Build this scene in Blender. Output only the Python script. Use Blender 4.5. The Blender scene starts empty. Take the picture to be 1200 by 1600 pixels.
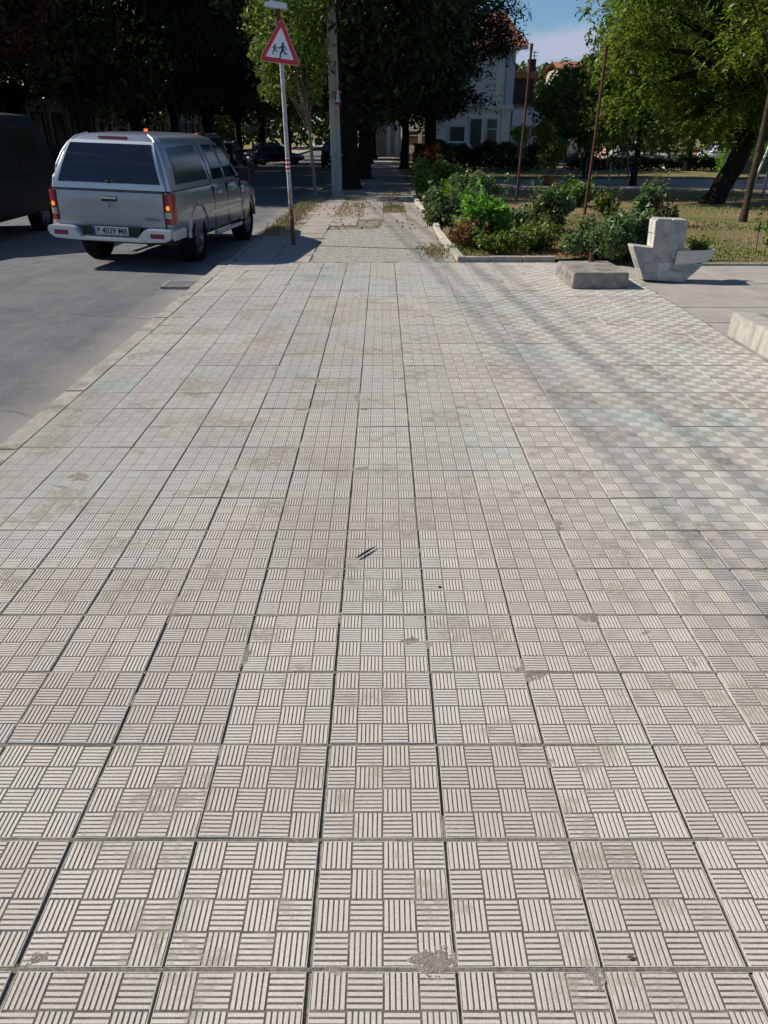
import bpy, bmesh, math, random
import numpy as np
from mathutils import Vector, Matrix

SC = bpy.context.scene
COL = SC.collection
R = math.radians
PI = math.pi

# ------------------------------------------------------------------ camera, sky, sun, exposure
PITCH = R(28.35); CAMH = 1.509; F = 1110.0; CP, SP = math.cos(PITCH), math.sin(PITCH)
cam = bpy.data.cameras.new('camera')
co = bpy.data.objects.new('camera', cam); COL.objects.link(co); SC.camera = co
co.location = (0, 0, CAMH); co.rotation_euler = (PI/2 - PITCH, 0, 0)
cam.sensor_fit = 'VERTICAL'; cam.sensor_height = 36.0; cam.sensor_width = 27.0
cam.lens = 36.0 * F / 1600.0; cam.shift_x = 2/1600.0
cam.clip_start = 0.05; cam.clip_end = 3000

SUN_EL = R(39.5)
TRAVEL = Vector((1.0, -0.24, 0)).normalized()
SUN_DIR = Vector((TRAVEL.x*math.cos(SUN_EL), TRAVEL.y*math.cos(SUN_EL), -math.sin(SUN_EL)))
world = bpy.data.worlds.new('World'); SC.world = world; world.use_nodes = True
wn, wl = world.node_tree.nodes, world.node_tree.links
wn.clear()
wo = wn.new('ShaderNodeOutputWorld'); bg = wn.new('ShaderNodeBackground'); bg.inputs['Strength'].default_value = 0.052
sky = wn.new('ShaderNodeTexSky'); sky.sky_type = 'NISHITA'; sky.sun_disc = False
sky.sun_elevation = SUN_EL; sky.sun_rotation = math.atan2(-TRAVEL.x, -TRAVEL.y)
sky.air_density = 1.0; sky.dust_density = 0.05; sky.ozone_density = 3.0; sky.altitude = 300
tc = wn.new('ShaderNodeTexCoord'); mp = wn.new('ShaderNodeMapping'); mp.inputs['Scale'].default_value = (1, 1, 2.6)
mp.inputs['Location'].default_value = (0.35, 0.1, 0.22)
nz = wn.new('ShaderNodeTexNoise'); nz.inputs['Scale'].default_value = 3.2; nz.inputs['Detail'].default_value = 8; nz.inputs['Roughness'].default_value = .58
cr = wn.new('ShaderNodeValToRGB'); cr.color_ramp.elements[0].position = .56; cr.color_ramp.elements[1].position = .74
cr.color_ramp.elements[1].color = (.8, .8, .8, 1)
mx = wn.new('ShaderNodeMix'); mx.data_type = 'RGBA'; mx.inputs['B'].default_value = (6.4, 6.8, 8.8, 1)
tint = wn.new('ShaderNodeMix'); tint.data_type = 'RGBA'; tint.blend_type = 'MULTIPLY'; tint.inputs['Factor'].default_value = 1
tint.inputs['B'].default_value = (.88, 1.08, 1.26, 1)
wl.new(tc.outputs['Generated'], mp.inputs['Vector']); wl.new(mp.outputs['Vector'], nz.inputs['Vector'])
def dirvec(px, py):
    u = (px-598)/F; w = (800-py)/F; return Vector((u, CP+w*SP, -SP+w*CP)).normalized()
prev = cr.outputs['Color']; wl.new(nz.outputs['Fac'], cr.inputs['Fac'])
nz2 = wn.new('ShaderNodeTexNoise'); nz2.inputs['Scale'].default_value = 16; nz2.inputs['Detail'].default_value = 7; nz2.inputs['Roughness'].default_value = .6
wl.new(tc.outputs['Generated'], nz2.inputs['Vector'])
for (cx, cy, sx, sz, amt) in ((885, 74, .058, .019, .9), (835, 98, .045, .010, .7), (1150, -140, .16, .05, .7), (300, -260, .2, .05, .7)):
    c = dirvec(cx, cy)
    sub = wn.new('ShaderNodeVectorMath'); sub.operation = 'SUBTRACT'; sub.inputs[1].default_value = c; wl.new(tc.outputs['Generated'], sub.inputs[0])
    scl = wn.new('ShaderNodeVectorMath'); scl.operation = 'MULTIPLY'; scl.inputs[1].default_value = (1/sx, 1/sx, 1/sz); wl.new(sub.outputs[0], scl.inputs[0])
    ln = wn.new('ShaderNodeVectorMath'); ln.operation = 'LENGTH'; wl.new(scl.outputs[0], ln.inputs[0])
    ad = wn.new('ShaderNodeMath'); ad.operation = 'MULTIPLY_ADD'; ad.inputs[1].default_value = -1.9; wl.new(nz2.outputs['Fac'], ad.inputs[0]); wl.new(ln.outputs['Value'], ad.inputs[2])
    r_ = wn.new('ShaderNodeMapRange'); r_.interpolation_type = 'SMOOTHSTEP'; r_.inputs['From Min'].default_value = .35; r_.inputs['From Max'].default_value = -.45; r_.inputs['To Max'].default_value = amt; wl.new(ad.outputs[0], r_.inputs['Value'])
    m_ = wn.new('ShaderNodeMath'); m_.operation = 'MAXIMUM'; wl.new(prev, m_.inputs[0]); wl.new(r_.outputs[0], m_.inputs[1]); prev = m_.outputs[0]
wl.new(prev, mx.inputs['Factor'])
wl.new(sky.outputs['Color'], tint.inputs['A']); wl.new(tint.outputs['Result'], mx.inputs['A'])
wl.new(mx.outputs['Result'], bg.inputs['Color']); wl.new(bg.outputs['Background'], wo.inputs['Surface'])

sl = bpy.data.lights.new('sun', 'SUN'); sl.energy = 4.3; sl.angle = R(0.53); sl.color = (1.0, .93, .83)
so = bpy.data.objects.new('sun', sl); COL.objects.link(so); so.location = (-20, 3, 20)
so.rotation_euler = SUN_DIR.to_track_quat('-Z', 'Y').to_euler()
SC.view_settings.view_transform = 'Standard'; SC.view_settings.look = 'None'
SC.view_settings.exposure = 0.50; SC.view_settings.gamma = 1.0; SC.view_settings.use_curve_mapping = False
SC.render.engine = 'CYCLES'
SC.cycles.max_bounces = 6; SC.cycles.diffuse_bounces = 3; SC.cycles.transparent_max_bounces = 8

# ------------------------------------------------------------------ helpers
def gz(y):
    """the street falls very slightly away from the camera"""
    t = min(max(y - 9.5, 0.0), 70.0)
    return -0.0115 * t * min(1.0, t/6.0)
ROAD = -0.12
def ray(px, py):
    u = (px - 598)/F; w = (800 - py)/F
    return u, CP + w*SP, -SP + w*CP
def at(px, py, D):
    """point at ground distance D seen at a pixel of the 1200x1600 photograph"""
    u, dy, dz = ray(px, py); k = D/dy
    return Vector((u*k, D, CAMH + dz*k))
def gnd(px, py, off=0.0):
    u, dy, dz = ray(px, py)
    D = 5.0
    for _ in range(40):
        D = (CAMH - gz(D) - off) * dy / max(-dz, 1e-4)
        if D > 500: D = 500
    return Vector((u*D/dy, D, gz(D) + off))

def tag(o, label=None, cat=None, group=None, kind=None):
    if label: o['label'] = label
    if cat: o['category'] = cat
    if group: o['group'] = group
    if kind: o['kind'] = kind
    return o
def empty(name, loc, label, cat, group=None, rz=0.0):
    o = bpy.data.objects.new(name, None); COL.objects.link(o)
    o.location = loc; o.rotation_euler = (0, 0, rz); o.empty_display_size = .2
    return tag(o, label, cat, group)
def link_mesh(name, me, parent=None, loc=None):
    o = bpy.data.objects.new(name, me); COL.objects.link(o)
    if parent is not None: o.parent = parent
    if loc is not None: o.location = loc
    return o
def copy_tree(o, parent=None):
    c = o.copy(); COL.objects.link(c)
    if parent is not None: c.parent = parent
    for ch in list(o.children): copy_tree(ch, c)
    return c

class MB:
    """collects shapes for ONE mesh"""
    def __init__(self): self.v = []; self.f = []; self.m = []; self.mats = []; self.cur = 0
    def mat(self, m):
        if m not in self.mats: self.mats.append(m)
        self.cur = self.mats.index(m); return self
    def add(self, vs, fs):
        b = len(self.v); self.v += [tuple(p) for p in vs]
        for q in fs: self.f.append(tuple(b+i for i in q)); self.m.append(self.cur)
        return self
    def box(self, x0, x1, y0, y1, z0, z1, M=None, skip_bottom=False):
        vs = [(x0,y0,z0),(x1,y0,z0),(x1,y1,z0),(x0,y1,z0),(x0,y0,z1),(x1,y0,z1),(x1,y1,z1),(x0,y1,z1)]
        if M is not None: vs = [M @ Vector(p) for p in vs]
        fs = [(4,5,6,7),(0,1,5,4),(1,2,6,5),(2,3,7,6),(3,0,4,7)]
        if not skip_bottom: fs.append((0,3,2,1))
        return self.add(vs, fs)
    def prism(self, pts, y0, y1, M=None):
        """polygon in x,z pushed along y; pts counter-clockwise seen from -y"""
        n = len(pts)
        vs = [(x, y0, z) for x, z in pts] + [(x, y1, z) for x, z in pts]
        if M is not None: vs = [M @ Vector(p) for p in vs]
        fs = [tuple(range(n)), tuple(range(2*n-1, n-1, -1))] + [(i, i+n, (i+1) % n + n, (i+1) % n) for i in range(n)]
        return self.add(vs, fs)
    def slab(self, pts, z0, z1):
        n = len(pts)
        vs = [(x, y, z0) for x, y in pts] + [(x, y, z1) for x, y in pts]
        fs = [tuple(range(n-1, -1, -1)), tuple(range(n, 2*n))] + [(i, (i+1) % n, (i+1) % n + n, i+n) for i in range(n)]
        return self.add(vs, fs)
    def tube(self, pts, rads, n=8, cap=True):
        pts = [Vector(p) for p in pts]
        if not hasattr(rads, '__len__'): rads = [rads]*len(pts)
        rings = []; up = Vector((0.13, 0.31, 0.94)).normalized(); vs = []
        for i, p in enumerate(pts):
            t = (pts[min(i+1, len(pts)-1)] - pts[max(i-1, 0)]).normalized()
            a = t.cross(up)
            if a.length < .2: a = t.cross(Vector((1, 0.1, 0)))
            a.normalize(); b = t.cross(a)
            for k in range(n):
                an = 2*PI*k/n; vs.append(p + (a*math.cos(an) + b*math.sin(an))*rads[i])
        fs = []
        for i in range(len(pts)-1):
            for k in range(n):
                fs.append((i*n+k, (i+1)*n+k, (i+1)*n+(k+1) % n, i*n+(k+1) % n))
        if cap: fs.append(tuple(range(n))); fs.append(tuple(range(len(vs)-1, len(vs)-1-n, -1)))
        return self.add(vs, fs)
    def lathe(self, prof, n=20, M=None):
        """prof: (r, a) pairs turned about the local x axis at offset a"""
        vs = []
        for r, a in prof:
            for k in range(n):
                an = 2*PI*k/n; p = Vector((a, r*math.cos(an), r*math.sin(an)))
                vs.append(M @ p if M is not None else p)
        fs = []
        for i in range(len(prof)-1):
            for k in range(n):
                fs.append((i*n+k, i*n+(k+1) % n, (i+1)*n+(k+1) % n, (i+1)*n+k))
        return self.add(vs, fs)
    def mesh(self, name, smooth=None, bevel=0):
        me = bpy.data.meshes.new(name); me.from_pydata(self.v, [], self.f)
        for m in self.mats: me.materials.append(m)
        me.polygons.foreach_set('material_index', self.m)
        bm = bmesh.new(); bm.from_mesh(me)
        bmesh.ops.recalc_face_normals(bm, faces=bm.faces)
        if bevel:
            es = [e for e in bm.edges if len(e.link_faces) == 2 and e.calc_face_angle(0) > .5]
            bmesh.ops.bevel(bm, geom=es, offset=bevel, segments=2, affect='EDGES', clamp_overlap=True)
        bm.to_mesh(me); bm.free()
        if smooth is not None:
            me.polygons.foreach_set('use_smooth', [True]*len(me.polygons))
            me.set_sharp_from_angle(angle=R(smooth))
        me.update(); return me
    def build(self, name, parent=None, mat=None, smooth=None, bevel=0, loc=None):
        if mat is not None:
            self.mats = [mat]; self.m = [0]*len(self.f)
        return link_mesh(name, self.mesh(name, smooth, bevel), parent, loc)

# ------------------------------------------------------------------ materials
def newmat(name):
    m = bpy.data.materials.new(name); m.use_nodes = True
    nt = m.node_tree; b = nt.nodes['Principled BSDF']
    return m, nt, nt.nodes, nt.links, b
def coords(N, L, scale=(1, 1, 1), world_space=True):
    if world_space:
        g = N.new('ShaderNodeNewGeometry'); src = g.outputs['Position']
    else:
        g = N.new('ShaderNodeTexCoord'); src = g.outputs['Object']
    m = N.new('ShaderNodeMapping'); m.inputs['Scale'].default_value = scale
    L.new(src, m.inputs['Vector']); return m.outputs['Vector']
def noise(N, L, vec, scale, detail=5, rough=.55):
    n = N.new('ShaderNodeTexNoise'); n.inputs['Scale'].default_value = scale
    n.inputs['Detail'].default_value = detail; n.inputs['Roughness'].default_value = rough
    L.new(vec, n.inputs['Vector']); return n.outputs['Fac']
def ramp(N, L, fac, p0, p1, c0=(0,0,0,1), c1=(1,1,1,1)):
    r = N.new('ShaderNodeValToRGB'); e = r.color_ramp.elements
    e[0].position, e[1].position = p0, p1; e[0].color, e[1].color = c0, c1
    L.new(fac, r.inputs['Fac']); return r.outputs['Color']
def mixc(N, L, fac, a, b, mode='MIX'):
    m = N.new('ShaderNodeMix'); m.data_type = 'RGBA'; m.blend_type = mode
    for s, v in (('Factor', fac), ('A', a), ('B', b)):
        if hasattr(v, 'is_linked'): L.new(v, m.inputs[s])
        elif s == 'Factor': m.inputs[s].default_value = v
        else: m.inputs[s].default_value = (*v[:3], 1)
    return m.outputs['Result']
def bump(N, L, b, height, strength=.3, dist=.01):
    n = N.new('ShaderNodeBump'); n.inputs['Strength'].default_value = strength; n.inputs['Distance'].default_value = dist
    L.new(height, n.inputs['Height']); L.new(n.outputs['Normal'], b.inputs['Normal'])
def simple(name, col, rough=.6, metal=0.0, var=.25, scale=8, bmp=.0, bscale=60, col2=None, world_space=False, spec=.5, coat=0.0):
    m, nt, N, L, b = newmat(name)
    v = coords(N, L, world_space=world_space)
    f = noise(N, L, v, scale)
    c2 = col2 or tuple(c*(1-var) for c in col)
    r = ramp(N, L, f, .35, .68, (*c2, 1), (*col, 1))
    L.new(r, b.inputs['Base Color'])
    b.inputs['Roughness'].default_value = rough; b.inputs['Metallic'].default_value = metal
    b.inputs['Specular IOR Level'].default_value = spec; b.inputs['Coat Weight'].default_value = coat
    if bmp: bump(N, L, b, noise(N, L, v, bscale, 6), bmp, .01)
    return m
def leafmat(name, ca, cb, cc=None, trans=.35, rough=.5, patch=1.2):
    """per-leaf colour from a to b, with some cc (dry or young) leaves"""
    m, nt, N, L, b = newmat(name)
    g = N.new('ShaderNodeNewGeometry')
    col = ramp(N, L, g.outputs['Random Per Island'], 0.1, .9, (*ca, 1), (*cb, 1))
    v = coords(N, L)
    if cc is not None:
        f = ramp(N, L, noise(N, L, v, patch, 3), .52, .68)
        mm = N.new('ShaderNodeMath'); mm.operation = 'MULTIPLY'; L.new(f, mm.inputs[0])
        r2 = ramp(N, L, g.outputs['Random Per Island'], .25, .6); L.new(r2, mm.inputs[1])
        col = mixc(N, L, mm.outputs[0], col, cc)
    L.new(col, b.inputs['Base Color']); b.inputs['Roughness'].default_value = rough
    b.inputs['Specular IOR Level'].default_value = .35
    t = N.new('ShaderNodeBsdfTranslucent'); L.new(mixc(N, L, 1.0, col, (1.3, 1.5, .7), 'MULTIPLY'), t.inputs['Color'])
    ms = N.new('ShaderNodeMixShader'); ms.inputs[0].default_value = trans
    L.new(b.outputs[0], ms.inputs[1]); L.new(t.outputs[0], ms.inputs[2])
    L.new(ms.outputs[0], N['Material Output'].inputs['Surface'])
    return m
def glow(name, col, strength):
    m, nt, N, L, b = newmat(name)
    b.inputs['Base Color'].default_value = (*col, 1); b.inputs['Emission Color'].default_value = (*col, 1)
    b.inputs['Emission Strength'].default_value = strength; b.inputs['Roughness'].default_value = .25
    return m

def tile_stains_and_shade(N, L, col, amount=1.0, groove=False):
    """sandy grey smears, greenish weathering and painted wire-shadow streaks shared by all the tiles (world position)"""
    v = coords(N, L)
    big = noise(N, L, v, .55, 4)
    oi = N.new('ShaderNodeObjectInfo')
    # green algae tint: large patches, stronger on some tiles
    g1 = ramp(N, L, noise(N, L, v, .8, 5, .6), .44, .64)
    g2 = ramp(N, L, oi.outputs['Random'], .45, .95)
    ga = N.new('ShaderNodeMath'); ga.operation = 'MULTIPLY_ADD'; L.new(g2, ga.inputs[0]); ga.inputs[1].default_value = .7; ga.inputs[2].default_value = .35
    gm = N.new('ShaderNodeMath'); gm.operation = 'MULTIPLY'; L.new(g1, gm.inputs[0]); L.new(ga.outputs[0], gm.inputs[1])
    sp = N.new('ShaderNodeSeparateXYZ'); L.new(v, sp.inputs[0])
    near = N.new('ShaderNodeMapRange'); near.inputs['From Min'].default_value = 1.6; near.inputs['From Max'].default_value = 4.2
    near.inputs['To Min'].default_value = .12; L.new(sp.outputs['Y'], near.inputs['Value'])
    gn = N.new('ShaderNodeMath'); gn.operation = 'MULTIPLY'; L.new(gm.outputs[0], gn.inputs[0]); L.new(near.outputs[0], gn.inputs[1])
    col = mixc(N, L, gn.outputs[0], col, (.43, .475, .425) if not groove else (.16, .2, .16))
    # broad tone drift
    col = mixc(N, L, ramp(N, L, big, .35, .7), col, mixc(N, L, 1.0, col, (.92, .91, .90), 'MULTIPLY'))
    # diagonal darker streaks: soft shadows of overhead wires put into the colour
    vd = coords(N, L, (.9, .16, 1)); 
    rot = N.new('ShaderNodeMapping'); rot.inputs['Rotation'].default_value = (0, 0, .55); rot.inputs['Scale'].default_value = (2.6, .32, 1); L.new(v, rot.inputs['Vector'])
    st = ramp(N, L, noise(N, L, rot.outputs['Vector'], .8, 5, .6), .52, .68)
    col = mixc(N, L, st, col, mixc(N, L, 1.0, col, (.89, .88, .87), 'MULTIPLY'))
    # sandy smears: blotches with ragged edges, mostly packed against the joints
    s = ramp(N, L, noise(N, L, v, 2.9, 9, .66), .53, .59)
    s2 = ramp(N, L, noise(N, L, v, 30, 5, .65), .40, .56)
    sm = N.new('ShaderNodeMath'); sm.operation = 'MULTIPLY'; L.new(s, sm.inputs[0]); L.new(s2, sm.inputs[1])
    sk = N.new('ShaderNodeMath'); sk.operation = 'MULTIPLY'; L.new(sm.outputs[0], sk.inputs[0]); sk.inputs[1].default_value = .80
    col = mixc(N, L, sk.outputs[0], col, (.30, .27, .215))
    # light film of dust that lets the ribs fade here and there
    f = ramp(N, L, noise(N, L, v, 7.5, 8, .7), .50, .72)
    fk = N.new('ShaderNodeMath'); fk.operation = 'MULTIPLY'; L.new(f, fk.inputs[0]); fk.inputs[1].default_value = .32
    col = mixc(N, L, fk.outputs[0], col, (.385, .35, .30))
    # small dark specks and spills
    sd = ramp(N, L, noise(N, L, v, 11, 9, .75), .675, .705)
    col = mixc(N, L, sd, col, (.13, .115, .095))
    sd2 = ramp(N, L, noise(N, L, v, 47, 3, .6), .74, .77)
    col = mixc(N, L, sd2, col, (.16, .14, .12))
    return col, v, sk.outputs[0]
def mat_tile_top():
    m, nt, N, L, b = newmat('tile_rib_concrete')
    oi = N.new('ShaderNodeObjectInfo')
    base = ramp(N, L, oi.outputs['Random'], 0, 1, (.555, .505, .455, 1), (.65, .598, .54, 1))
    v0 = coords(N, L)
    grain = ramp(N, L, noise(N, L, v0, 330, 4, .85), .34, .62, (.66, .65, .63, 1), (1.07, 1.07, 1.07, 1))
    base = mixc(N, L, 1.0, base, grain, 'MULTIPLY')
    col, v, s = tile_stains_and_shade(N, L, base)
    L.new(col, b.inputs['Base Color']); b.inputs['Roughness'].default_value = .88; b.inputs['Specular IOR Level'].default_value = .3
    bump(N, L, b, noise(N, L, v, 420, 4, .7), .25, .002)
    return m
def mat_tile_groove():
    m, nt, N, L, b = newmat('tile_groove_dirt')
    v0 = coords(N, L)
    base = ramp(N, L, noise(N, L, v0, 30, 4), .3, .7, (.080, .073, .063, 1), (.17, .155, .135, 1))
    col, v, s = tile_stains_and_shade(N, L, base, groove=True)
    L.new(col, b.inputs['Base Color']); b.inputs['Roughness'].default_value = .95; b.inputs['Specular IOR Level'].default_value = .2
    return m
M = {}
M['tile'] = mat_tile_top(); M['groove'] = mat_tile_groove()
M['tile_edge'] = simple('tile_edge_concrete', (.56, .53, .48), .9, var=.3, scale=40, world_space=True, bmp=.3, bscale=300)
def mat_sand():
    m, nt, N, L, b = newmat('joint_sand')
    v = coords(N, L)
    c = ramp(N, L, noise(N, L, v, 60, 6, .7), .32, .66, (.12, .105, .08, 1), (.34, .31, .25, 1))
    moss = ramp(N, L, noise(N, L, v, 2.3, 5), .5, .62)
    c = mixc(N, L, moss, c, mixc(N, L, .7, c, (.13, .135, .08)))
    L.new(c, b.inputs['Base Color']); b.inputs['Roughness'].default_value = 1; b.inputs['Specular IOR Level'].default_value = .1
    bump(N, L, b, noise(N, L, v, 260, 6, .8), .8, .006)
    return m
M['sand'] = mat_sand()
M['drift'] = simple('drifted_sand', (.37, .335, .28), 1.0, var=.38, scale=55, world_space=True, bmp=.7, bscale=420, spec=.1)
def mat_asphalt():
    m, nt, N, L, b = newmat('asphalt')
    v = coords(N, L)
    c = ramp(N, L, noise(N, L, v, 85, 5, .9), .32, .68, (.04, .041, .043, 1), (.25, .253, .26, 1))
    c = mixc(N, L, ramp(N, L, noise(N, L, v, 2.4, 7, .7), .45, .66), c, mixc(N, L, 1.0, c, (.74, .74, .76), 'MULTIPLY'))
    c = mixc(N, L, ramp(N, L, noise(N, L, v, 5.5, 8, .75), .66, .70), c, (.05, .05, .05))
    c = mixc(N, L, ramp(N, L, noise(N, L, v, .5, 5), .4, .68), c, mixc(N, L, 1.0, c, (.80, .80, .82), 'MULTIPLY'))
    vs = coords(N, L, (5.5, .35, 1))
    c = mixc(N, L, ramp(N, L, noise(N, L, vs, 1.0, 4), .5, .72), c, mixc(N, L, 1.0, c, (1.18, 1.15, 1.1), 'MULTIPLY'))
    # dusty strip in the gutter beside the kerb
    sp = N.new('ShaderNodeSeparateXYZ'); L.new(v, sp.inputs[0])
    wob = N.new('ShaderNodeMath'); wob.operation = 'MULTIPLY_ADD'; L.new(noise(N, L, v, 1.6, 5), wob.inputs[0]); wob.inputs[1].default_value = .5; L.new(sp.outputs['X'], wob.inputs[2])
    mr = N.new('ShaderNodeMapRange'); mr.inputs['From Min'].default_value = -2.35; mr.inputs['From Max'].default_value = -1.8; mr.inputs['To Max'].default_value = .75; L.new(wob.outputs[0], mr.inputs['Value'])
    c = mixc(N, L, mr.outputs[0], c, (.34, .31, .265))
    # crack lines
    vo = N.new('ShaderNodeTexVoronoi'); vo.feature = 'DISTANCE_TO_EDGE'; vo.inputs['Scale'].default_value = .42
    wv = N.new('ShaderNodeMix'); wv.data_type = 'VECTOR'; wv.inputs['Factor'].default_value = .16
    n3 = N.new('ShaderNodeTexNoise'); n3.inputs['Scale'].default_value = 3; n3.inputs['Detail'].default_value = 6; L.new(v, n3.inputs['Vector'])
    L.new(v, wv.inputs['A']); L.new(n3.outputs['Color'], wv.inputs['B']); L.new(wv.outputs['Result'], vo.inputs['Vector'])
    ck = ramp(N, L, vo.outputs['Distance'], .0, .006, (1,1,1,1), (0,0,0,1))
    ckm = N.new('ShaderNodeMath'); ckm.operation = 'MULTIPLY'; L.new(ck, ckm.inputs[0]); L.new(ramp(N, L, noise(N, L, v, .9, 3), .47, .6), ckm.inputs[1])
    c = mixc(N, L, ckm.outputs[0], c, (.04, .04, .04))
    L.new(c, b.inputs['Base Color']); b.inputs['Roughness'].default_value = .85; b.inputs['Specular IOR Level'].default_value = .35
    bump(N, L, b, noise(N, L, v, 160, 4, .8), .6, .006)
    return m
M['asphalt'] = mat_asphalt()
def mat_concrete(name, lo, hi, stain=(.12, .11, .095), sc=1.0, sthr=(.56, .7)):
    m, nt, N, L, b = newmat(name)
    v = coords(N, L)
    c = ramp(N, L, noise(N, L, v, 5*sc, 8, .65), .3, .7, (*lo, 1), (*hi, 1))
    g = ramp(N, L, noise(N, L, v, 150, 3, .8), .3, .75, (.8, .8, .8, 1), (1.08, 1.08, 1.08, 1))
    c = mixc(N, L, 1.0, c, g, 'MULTIPLY')
    c = mixc(N, L, ramp(N, L, noise(N, L, v, 2.2*sc, 9, .72), *sthr), c, stain)
    L.new(c, b.inputs['Base Color']); b.inputs['Roughness'].default_value = .92; b.inputs['Specular IOR Level'].default_value = .25
    bump(N, L, b, noise(N, L, v, 90, 8, .75), .45, .006)
    return m
M['kerb'] = mat_concrete('kerb_concrete', (.27, .25, .215), (.44, .405, .35), (.17, .155, .13), 1.6, (.50, .66))
M['cream_kerb'] = mat_concrete('cream_kerb_concrete', (.46, .41, .33), (.64, .58, .48), sthr=(.6, .75))
M['block'] = mat_concrete('weathered_shade_block_concrete', (.20, .185, .16), (.38, .35, .31), sc=2, sthr=(.48, .66))  # weathering stain deepened all over to carry the front face's shade
M['plinth'] = mat_concrete('streaked_plinth_concrete', (.27, .25, .21), (.46, .42, .37), (.10, .09, .08), 2.2, (.5, .64))
def mat_streaked():
    m, nt, N, L, b = newmat('streaked_plinth_concrete')
    v = coords(N, L); vz = coords(N, L, (1, 1, .16))
    c = ramp(N, L, noise(N, L, v, 9, 8, .7), .3, .7, (.30, .28, .24, 1), (.50, .465, .41, 1))
    c = mixc(N, L, ramp(N, L, noise(N, L, vz, 17, 8, .72), .50, .70), c, (.20, .185, .16))
    c = mixc(N, L, ramp(N, L, noise(N, L, vz, 34, 6, .7), .60, .72), c, (.40, .38, .335))
    L.new(c, b.inputs['Base Color']); b.inputs['Roughness'].default_value = .95
    bump(N, L, b, noise(N, L, v, 90, 8, .75), .6, .008); return m
M['plinth'] = mat_streaked()
M['yard'] = mat_concrete('old_yard_concrete', (.30, .275, .245), (.42, .385, .345), (.22, .2, .175), .6)
M['slab_pink'] = mat_concrete('worn_pink_slab', (.30, .262, .228), (.42, .365, .315), (.26, .25, .2), .7)
M['slab_grey'] = mat_concrete('worn_grey_slab', (.27, .25, .215), (.39, .36, .31), (.24, .235, .2), .7)
M['rough_conc'] = mat_concrete('rough_aggregate_concrete', (.20, .19, .165), (.46, .44, .39), (.15, .145, .115), 4.5, (.52, .66))
def mat_soil():
    m, nt, N, L, b = newmat('lawn_soil')
    v = coords(N, L)
    c = ramp(N, L, noise(N, L, v, 25, 7, .7), .3, .7, (.15, .105, .06, 1), (.36, .26, .155, 1))
    gr = ramp(N, L, noise(N, L, v, .35, 5, .6), .44, .60)
    c = mixc(N, L, gr, c, ramp(N, L, noise(N, L, v, 40, 5, .7), .3, .7, (.08, .10, .025, 1), (.24, .25, .08, 1)))
    L.new(c, b.inputs['Base Color']); b.inputs['Roughness'].default_value = 1; b.inputs['Specular IOR Level'].default_value = .1
    bump(N, L, b, noise(N, L, v, 50, 8, .8), 1, .03)
    return m
M['soil'] = mat_soil()
def mat_grass():
    m, nt, N, L, b = newmat('grass_blades')
    g = N.new('ShaderNodeNewGeometry'); v = coords(N, L)
    green = ramp(N, L, g.outputs['Random Per Island'], 0, 1, (.07, .11, .022, 1), (.22, .25, .07, 1))
    dry = ramp(N, L, g.outputs['Random Per Island'], 0, 1, (.24, .17, .075, 1), (.50, .39, .20, 1))
    c = mixc(N, L, ramp(N, L, noise(N, L, v, .35, 5, .6), .45, .66), dry, green)
    L.new(c, b.inputs['Base Color']); b.inputs['Roughness'].default_value = .7
    return m
M['grass'] = mat_grass()

M['silver'] = simple('silver_car_paint', (.33, .34, .38), .30, .5, var=.05, scale=3, coat=.6)
M['silver_light'] = simple('light_silver_trim', (.60, .62, .64), .32, .35, var=.06, scale=5, coat=.4)
M['black_paint'] = simple('black_car_paint', (.005, .006, .007), .6, .0, var=.2, spec=.3)
M['dark_blue_paint'] = simple('dark_blue_car_paint', (.012, .016, .045), .25, .2, coat=.4)
M['grey_paint'] = simple('grey_van_paint', (.52, .52, .52), .4, .3, coat=.3)
M['white_paint'] = simple('white_car_paint', (.72, .73, .75), .3, coat=.5, var=.06)
M['carglass'] = simple('tinted_car_glass', (.012, .015, .03), .07, var=.3, spec=.7)
M['darkglass'] = simple('dark_van_glass', (.008, .009, .012), .3, var=.3, spec=.3)
M['vanglass'] = simple('grey_green_car_glass', (.05, .065, .075), .12, var=.3, spec=.7)
M['plastic'] = simple('black_plastic', (.018, .018, .02), .6, var=.3, scale=20)
M['rubber'] = simple('tyre_rubber', (.012, .012, .013), .9, var=.35, scale=14, bmp=.3, bscale=90, spec=.15)
M['rim'] = simple('grey_alloy_rim', (.20, .20, .215), .4, .6, var=.3, scale=12)
M['chrome'] = simple('chrome_trim', (.55, .60, .68), .18, .9, var=.08)
M['red_lens'] = simple('red_lamp_lens', (.30, .003, .022), .16, var=.35, scale=26, coat=.5)
M['clear_lens'] = simple('clear_lamp_lens', (.42, .40, .40), .2, var=.4, scale=40, coat=.5)
M['amber'] = glow('lit_amber_indicator', (1.0, .30, .03), .5)
M['brake'] = glow('lit_red_lamp', (1.0, .02, .05), 1.2)
M['orange_beacon'] = glow('lit_orange_lamp', (1.0, .12, .02), 1.4)
M['plate'] = simple('number_plate_white', (.55, .56, .54), .4, var=.08)
M['blue_print'] = simple('number_plate_blue', (.02, .05, .28), .4)
M['ink'] = simple('black_print', (.012, .012, .014), .5)
M['sign_white'] = simple('sign_white', (.72, .74, .82), .4, var=.04)
M['sign_red'] = simple('sign_red', (.55, .015, .03), .42, var=.12, scale=12)
M['sign_yellow'] = simple('sign_rim_cream', (.72, .62, .36), .5)
M['zinc'] = simple('sign_back_zinc', (.3, .3, .31), .5, .4)
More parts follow.
